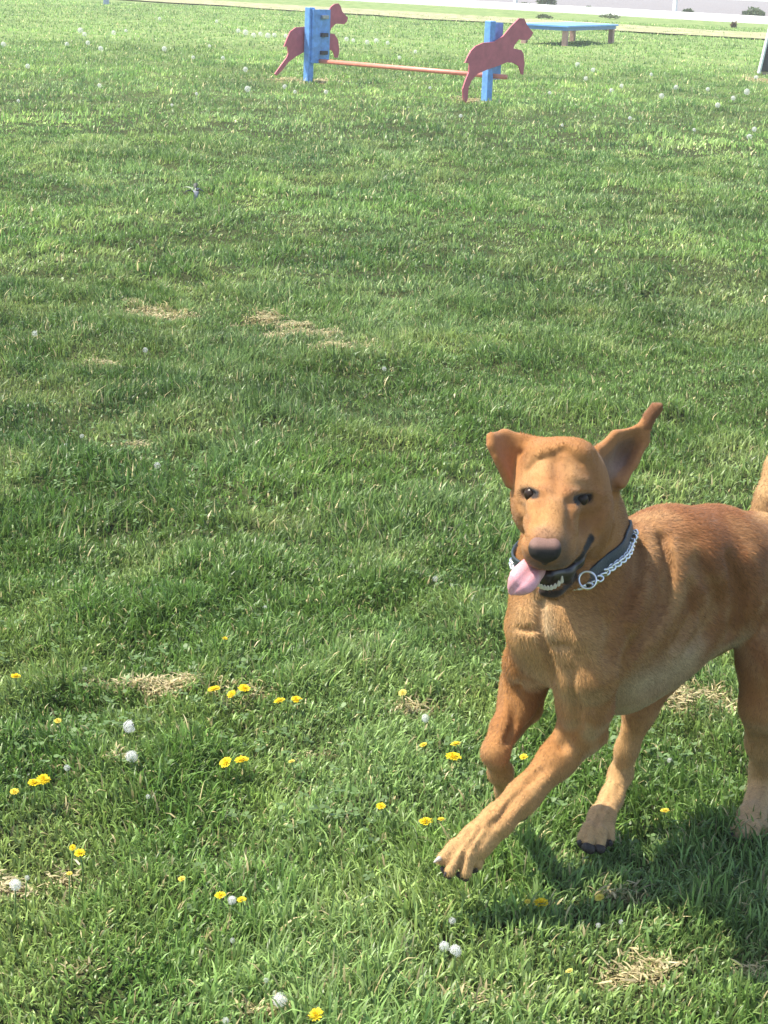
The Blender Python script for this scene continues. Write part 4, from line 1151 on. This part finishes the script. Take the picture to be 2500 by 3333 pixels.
# ------------------------------------------------------------------ flowers and small weeds
def build_flowers():
    rg = np.random.default_rng(77)
    petal = attr_mat("dandelion_petal", 0.6, 0.2, transl=0.25)
    green = simple("flower_stem_green", (0.13, 0.20, 0.05), 0.6, nscale=200, namt=0.2)
    fluff = attr_mat("seed_fluff", 0.8, 0.1, transl=0.35)
    def yellow_mesh(r, pale=0.0, seed=0):
        q = np.random.default_rng(seed); V, T, C = [], [], []
        for ring, (n, rr, zz) in enumerate(((26, 1.0, 0.10), (22, 0.82, 0.22), (16, 0.58, 0.34), (10, 0.32, 0.42))):
            for i in range(n):
                a = 2 * math.pi * (i + q.random() * 0.6) / n; L = r * rr * (0.85 + 0.25 * q.random()); w = r * 0.11
                d = np.array([math.cos(a), math.sin(a), 0]); s = np.array([-math.sin(a), math.cos(a), 0])
                z1 = r * (zz + q.normal(0, 0.05))
                o = len(V)
                V += [d * r * 0.08 + s * w * 0.4, d * r * 0.08 - s * w * 0.4, d * L * 0.95 - s * w + [0, 0, z1], d * L * 0.95 + s * w + [0, 0, z1], d * L * 1.03 + [0, 0, z1 * 0.95]]
                T += [(o, o + 1, o + 2), (o, o + 2, o + 3), (o + 3, o + 2, o + 4)]
                c = np.array([0.88, 0.66, 0.02]) * (0.75 + 0.3 * q.random()); c = c * (1 - pale) + np.array([0.62, 0.60, 0.24]) * pale
                C += [c * 0.9] * 2 + [c] * 3
        return mesh_np("flower_head", np.array(V), tris=T, col=np.array(C))
    def white_mesh(r, n=260, seed=0, tw=0.02):
        q = np.random.default_rng(seed); V, T = [], []
        gapd = q.normal(0, 1, 3); gapd[2] = -abs(gapd[2]) * 0.3; gapd /= np.linalg.norm(gapd); gapc = 0.55 + 0.5 * q.random()
        for i in range(n):
            z = 1 - 2 * (i + 0.5) / n; a = i * 2.39996; h = math.sqrt(1 - z * z)
            d = np.array([h * math.cos(a), h * math.sin(a), z]); L = r * (0.80 + 0.26 * q.random())
            if d @ gapd > gapc: continue
            u = np.cross(d, [0.3, 0.5, 0.8]); u /= np.linalg.norm(u); w = np.cross(d, u)
            o = len(V); V += [d * r * 0.15, d * L + u * r * 0.02, d * L - u * r * 0.02]; T.append((o, o + 1, o + 2))
            for k in range(5):
                b = k * 1.2566 + q.random(); e = u * math.cos(b) + w * math.sin(b)
                f = np.cross(d, e); o = len(V)
                V += [d * L * 0.96 + f * r * tw, d * L * 0.96 - f * r * tw, d * L * 1.02 + e * r * 0.17]; T.append((o, o + 1, o + 2))
        return mesh_np("flower_head", np.array(V), tris=T, col=np.full((len(V), 3), 0.86) * np.array([1.0, 0.99, 0.93]))
    def plant(name, kind, px, py, wpx, label, cat, group=None, pale=0.0, lift=0.038, tilt=None):
        q = G(px, py, lift); gx = q.copy(); gx[2] = float(gz(np.array([q[0]]), np.array([q[1]]))[0])
        root = empty(name, gx); tag(root, label, cat, group)
        r = pxr(wpx / 2, q)
        top = q - np.array([0, 0, r * (0.15 if kind == 'y' else 0.0)])
        mid = (gx + top) / 2 + rg.normal(0, 0.004, 3) * [1, 1, 0]
        tube("stem", [gx, mid, top], [0.0014, 0.0013, 0.0013], green, root, 6)
        me = yellow_mesh(r, pale, int(px)) if kind == 'y' else white_mesh(r, 190 if wpx > 26 else 100, int(px), 0.034)
        o = link("flower_head" if kind == 'y' else "seed_head", me, petal if kind == 'y' else fluff, root)
        o.rotation_euler = (0.22 + rg.normal(0, 0.15), rg.normal(-0.1, 0.2), 0) if tilt is None else tilt
        o.matrix_parent_inverse = Matrix()
        o.location = Vector([float(c) for c in (top - gx)])
        return root
    near_y = [
        (51, 2199, 34, 0, "yellow dandelion alone at the left edge, highest of the left side"),
        (697, 2241, 44, 0, "yellow dandelion at the right tip of the straw patch, first of three in a row"),
        (754, 2257, 32, 0, "yellow dandelion in the middle of the three beside the straw patch, lowest of them"),
        (795, 2238, 40, 0, "yellow dandelion ending the row of three beside the straw patch"),
        (910, 2279, 38, 0, "left one of the yellow dandelion pair right of the straw patch"),
        (965, 2275, 36, 0, "right one of the yellow dandelion pair right of the straw patch"),
        (188, 2345, 24, 0.35, "faded small dandelion left of the big white seed head"),
        (735, 2479, 42, 0, "left dandelion of two touching flat heads in the middle left lawn"),
        (787, 2471, 48, 0, "right dandelion of two touching flat heads in the middle left lawn"),
        (112, 2545, 44, 0, "large yellow dandelion at left, lower head of an overlapping pair"),
        (142, 2534, 44, 0, "large yellow dandelion at left, upper head of an overlapping pair"),
        (47, 2575, 30, 0.2, "small orange yellow dandelion below the large overlapping pair"),
        (237, 2757, 22, 0, "smaller and upper of two dandelions beside the bare patch at lower left"),
        (260, 2774, 36, 0, "larger and lower of two dandelions beside the bare patch at lower left"),
        (226, 2842, 20, 0.4, "withered little dandelion under the two at lower left"),
        (592, 2859, 26, 0.35, "half closed dandelion alone in the lower left lawn"),
        (717, 2912, 36, 0, "yellow dandelion on the left of a small white seed head"),
        (787, 2927, 32, 0, "yellow dandelion on the right of a small white seed head"),
        (1029, 3300, 50, 0, "large yellow dandelion at the bottom edge right of a white seed head"),
        (1240, 2622, 30, 0, "yellow dandelion up and left of the one before the stretched paw"),
        (1378, 2423, 26, 0.2, "dull yellow dandelion left of the clump by the folded front leg"),
        (1484, 2420, 38, 0.15, "upper pale dandelion of the clump by the folded front leg"),
        (1476, 2460, 50, 0, "lower bright dandelion of the clump by the folded front leg"),
        (1704, 2462, 28, 0.1, "yellow dandelion seen between the two front legs"),
        (1386, 2671, 46, 0, "bright round dandelion left of the stretched front leg"),
        (1437, 2665, 24, 0.15, "small dandelion touching the stretched front leg's left side"),
        (2164, 2637, 30, 0.25, "yellow dandelion between the two hind paws"),
        (1762, 2935, 48, 0, "wide yellow dandelion on the grass below the dog"),
        (1717, 2933, 22, 0.3, "dim small dandelion just left of the wide one below the dog"),
        (1951, 2919, 32, 0.45, "pale dandelion right of the wide yellow one below the dog"),
        (732, 2077, 20, 0, "tiny dandelion in the lawn above the straw patch row"),
        (950, 2477, 22, 0.5, "faded dandelion right of the two touching flat heads"),
        (1311, 2253, 28, 0.55, "greenish pale dandelion above the folded wrist's left"),
        (1853, 3159, 26, 0.6, "pale yellow dandelion at the left end of the bottom straw patch"),
    ]
    for x, y, w, pale, lab in near_y:
        plant("dandelion", 'y', x, y, w, lab, "dandelion", "yellow dandelions in the near lawn", pale)
    near_w = [
        (422, 2365, 44, "largest white dandelion seed head at left below the straw patch"),
        (428, 2463, 42, "ragged white dandelion seed head below the largest one"),
        (218, 2499, 22, "little greyish seed head left of the ragged white one"),
        (50, 2880, 40, "white seed head at the left edge on bare ground"),
        (88, 2857, 18, "tiny round cream seed head beside the one at the left edge"),
        (755, 2930, 30, "white seed head between two yellow dandelions"),
        (912, 3255, 50, "round white dandelion seed head on a tall stem at the bottom"),
        (867, 3190, 20, "small white seed head above the tall round one at the bottom"),
        (735, 3322, 24, "white seed head cut by the bottom edge of the photo"),
        (482, 2593, 16, "tiny white seed head right of the large overlapping dandelions"),
        (757, 3061, 18, "tiny white seed head under the two dandelions and their seed head"),
        (1472, 2997, 24, "small white seed head standing above the white pair"),
        (1446, 3080, 34, "ragged left seed head of the white pair below the paw"),
        (1482, 3095, 42, "round right seed head of the white pair below the paw"),
        (1947, 3012, 18, "tiny white seed head below the pale dandelion, left of two"),
        (2022, 3001, 18, "tiny white seed head below the pale dandelion, right of two"),
        (1385, 2338, 28, "white seed head in the worn spot left of the folded front leg"),
        (1417, 1884, 20, "small white seed head in the mid lawn left of the dog's chest"),
        (1472, 1905, 14, "smaller white speck of a seed head nearest the dog's chest"),
        (863, 1977, 14, "lone tiny seed head in the middle of the lawn"),
        (267, 1420, 16, "upper of two tiny seed heads in the left mid lawn"),
        (215, 1450, 16, "lower of two tiny seed heads in the left mid lawn"),
        (512, 1515, 22, "seed head on a leaning pale stalk in the left mid lawn"),
        (113, 1086, 20, "pale seed head left of the small straw patch in the upper lawn"),
        (473, 1139, 18, "seed head right of the small straw patch in the upper lawn"),
        (1251, 1201, 16, "tiny seed head in the middle of the upper lawn"),
        (2180, 2475, 18, "white seed head in the worn grass seen under the belly"),
    ]
    for x, y, w, lab in near_w:
        plant("dandelion_clock", 'w', x, y, w, lab, "seed head", "white dandelion seed heads in the near lawn", lift=0.040 if w > 24 else 0.034)
    # far out: one model copied
    far = [(11, 141, 18), (218, 142, 16), (286, 141, 16), (328, 157, 18), (535, 158, 18), (629, 185, 13), (682, 153, 12), (726, 186, 14), (799, 222, 18), (90, 215, 17),
           (806, 285, 22), (927, 284, 16), (1061, 299, 15), (324, 279, 15), (1880, 208, 20), (1931, 225, 16), (1907, 256, 15), (1991, 288, 17), (2201, 285, 18), (2154, 309, 19),
           (2304, 291, 14), (2387, 320, 17), (2431, 304, 22), (2336, 347, 19), (2051, 382, 14), (2023, 282, 15), (2462, 250, 16), (1300, 190, 14), (1218, 214, 12), (1352, 170, 13),
           (262, 98, 20), (275, 108, 16), (370, 105, 16), (410, 100, 12), (776, 96, 16), (800, 104, 20), (826, 112, 18), (848, 106, 16), (872, 116, 20), (893, 112, 16), (930, 120, 14),
           (960, 300, 13), (1128, 128, 16), (1150, 132, 14), (1195, 140, 16), (1225, 130, 18), (1262, 142, 14), (2440, 440, 20), (2455, 425, 18), (1500, 372, 13), (60, 330, 12), (560, 340, 11),
           (705, 70, 12), (520, 62, 12), (1790, 300, 12), (1830, 410, 11), (2260, 420, 13), (2120, 240, 12), (1400, 280, 11), (640, 300, 11)]
    src = None
    for x, y, w in far:
        q = G(x, y, 0.06); r = pxr(w * 0.47, q)
        gx = q.copy(); gx[2] = float(gz(np.array([q[0]]), np.array([q[1]]))[0])
        if src is None:
            src = empty("dandelion_clock", gx)
            st = tube("stem", [np.zeros(3), np.array([0.002, 0.001, 0.03]), np.array([0, 0, 0.06])], [0.002] * 3, green, None, 5)
            st.parent = src
            hd = link("seed_head", white_mesh(1.0, 110, 3, 0.10), fluff, None); hd.parent = src
            kids = (st, hd); root = src
        else:
            root = src.copy(); COL.objects.link(root)
            kids = []
            for kx in (st, hd):
                c = kx.copy(); COL.objects.link(c); c.parent = root; kids.append(c)
        root.location = Vector([float(c) for c in gx])
        kids[1].location = (0, 0, 0.062); kids[1].scale = (r, r, r)
        if x < 900: lab, grp = "small white seed head far out in the lawn to the left of the hurdle", "far seed heads left of the hurdle"
        elif x < 1530: lab, grp = "small white seed head far out in the lawn around the orange hurdle bar", "far seed heads around the hurdle bar"
        elif x < 2100: lab, grp = "small white seed head far out in the lawn just right of the hurdle", "far seed heads right of the hurdle"
        else: lab, grp = "small white seed head in the far lawn towards the black ramp", "far seed heads near the ramp"
        tag(root, lab, "seed head", grp)

def leaf_cluster(name, c, n, R, H, size, colr, label, cat, group=None, seed=0, flat=0.5):
    q = np.random.default_rng(seed); V, T, C = [], [], []
    for i in range(n):
        a = q.random() * 6.28; rr = R * math.sqrt(q.random()); h = H * q.random() ** 0.8 * (1 - 0.5 * rr / R)
        p = np.array([rr * math.cos(a), rr * math.sin(a), h]); s = size * (0.6 + 0.8 * q.random())
        d = q.normal(0, 1, 3); d[2] = abs(d[2]) * flat; d /= np.linalg.norm(d); w = np.cross(d, q.normal(0, 1, 3)); w /= np.linalg.norm(w)
        o = len(V); V += [p, p + d * s * 0.5 + w * s * 0.28, p + d * s, p + d * s * 0.5 - w * s * 0.28]; T += [(o, o + 1, o + 2), (o, o + 2, o + 3)]
        C += [np.array(colr) * (0.65 + 0.7 * q.random())] * 4
    m = attr_mat(name + "_leaf", 0.55, 0.3, transl=0.25)
    root = empty(name, c); tag(root, label, cat, group)
    st = tube("stem", [np.asarray(c, float), np.asarray(c, float) + np.array([0, 0, H * 0.6])], [size * 0.08, size * 0.05], simple(name + "_stem", (0.14, 0.15, 0.07), 0.8), root, 6)
    V = np.array(V) + np.asarray(c, float)
    link("foliage", mesh_np("foliage", V, tris=T, col=np.array(C)), m, root)
    return root

def build_weeds():
    for i, (x, y, w, h, lab) in enumerate(((1765, 26, 62, 44, "dark green bush behind the fence's left post"), (1900, 40, 22, 12, "small green weed behind the kerb above the blue table"),
                                (2226, 54, 26, 20, "small round weed behind the kerb left of the right fence post"), (2440, 62, 70, 30, "wide grey green bush behind the kerb at the right corner"),
                                (1690, 30, 40, 14, "low scrub behind the kerb at the far left end of the white fence"))):
        c = G(x, y + 2); s = depth(c) / FPX
        c = c + np.array([0.2, 0.5, 0]); c[2] = 0.02
        leaf_cluster("bush", c, 420, w * s * 0.5, h * s * 1.25, 0.13, (0.10, 0.15, 0.06), lab, "bush", seed=i)
    for i, (x, y, w, h, lab) in enumerate(((2388, 92, 12, 16, "little brown dry stub in the verge left of the black ramp"), (1770, 62, 44, 10, "dark green tuft on the verge behind the cut-out's head"), (1985, 62, 60, 12, "green tuft on the verge above the table's right end"))):
        c = G(x, y); s = depth(c) / FPX; c[2] = 0.02
        leaf_cluster("weed", c, 160, w * s * 0.5, h * s, 0.09, (0.17, 0.12, 0.06) if i == 0 else (0.11, 0.14, 0.06), lab, "weed", seed=20 + i)
    # grey sprig lying open in the lawn
    c = G(634, 672); c[2] = float(gz(np.array([c[0]]), np.array([c[1]]))[0])
    root = empty("weed_sprig", c); tag(root, "grey weed sprig with dark spread leaves standing alone in the upper left lawn", "weed")
    gm = simple("sprig_grey", (0.22, 0.23, 0.25), 0.6, nscale=90, namt=0.2); dk = simple("sprig_dark", (0.025, 0.033, 0.02), 0.6, nscale=90, namt=0.3); lt = simple("sprig_light", (0.33, 0.38, 0.24), 0.6, nscale=90, namt=0.15)
    tube("stem", [c, c + np.array([0.0, 0, 0.05]), c + np.array([0.004, 0, 0.10])], [0.006, 0.007, 0.004], lt, root, 8)
    def leaf(dx, dy, z0, L, W, mt, drop):
        d = np.array([dx, dy, 0.0]); d /= np.linalg.norm(d); s = np.array([-d[1], d[0], 0])
        V, Q = [], []
        for i in range(7):
            t = i / 6; w = W * math.sin(math.pi * (0.08 + 0.92 * t)) ** 0.8 + 0.001
            p = c + np.array([0, 0, z0]) + d * L * t + np.array([0, 0, 0.02 * math.sin(t * 2.5) - drop * t * t])
            V += [p + s * w, p + np.array([0, 0, -w * 0.35]), p - s * w]
        for i in range(6):
            for k in range(2): Q.append((i * 3 + k, i * 3 + k + 1, i * 3 + k + 4, i * 3 + k + 3))
        me = mesh_np("leaf", V, quads=Q); o = link("leaf", me, mt, root, True)
        md = o.modifiers.new("thick", 'SOLIDIFY'); md.thickness = 0.0016
    leaf(-1, 0.25, 0.085, 0.075, 0.013, lt, 0.0); leaf(-1, -0.2, 0.075, 0.065, 0.014, dk, 0.02); leaf(1, -0.2, 0.08, 0.055, 0.013, dk, 0.012)
    leaf(0.4, -1, 0.08, 0.045, 0.016, gm, 0.045); leaf(0.8, 0.6, 0.08, 0.04, 0.014, gm, 0.0); leaf(0.1, 1, 0.095, 0.035, 0.012, dk, -0.02)
    # lower end of a post at the top edge
    a = G(346, 14); root = obox("post", a + np.array([0, 0, 0.55]), np.eye(3), (0.075, 0.075, 0.6), simple("post_grey_blue", (0.33, 0.38, 0.50), 0.5, nscale=8, namt=0.1), None, 0.01)
    tag(root, "grey blue post end cut off at the top left edge of the photo", "post")
# ------------------------------------------------------------------ assemble
build_ground()
build_far()
build_hurdle(); build_table(); build_ramp()
build_dog()
build_grass(); build_clover()
build_flowers(); build_weeds()

# ------------------------------------------------------------------ the air between here and the road
hz = link("haze", box_mesh([0, 60, 4.0], np.eye(3).tolist(), (190, 300, 5.2)))
hm = bpy.data.materials.new("haze_air"); hm.use_nodes = True; hn = hm.node_tree; hn.nodes.clear()
ho = hn.nodes.new("ShaderNodeOutputMaterial"); hv = hn.nodes.new("ShaderNodeVolumePrincipled")
hv.inputs['Color'].default_value = (1.0, 0.97, 0.90, 1); hv.inputs['Density'].default_value = 0.0021
hn.links.new(hv.outputs[0], ho.inputs['Volume']); hz.data.materials.append(hm)
tag(hz, kind="stuff")
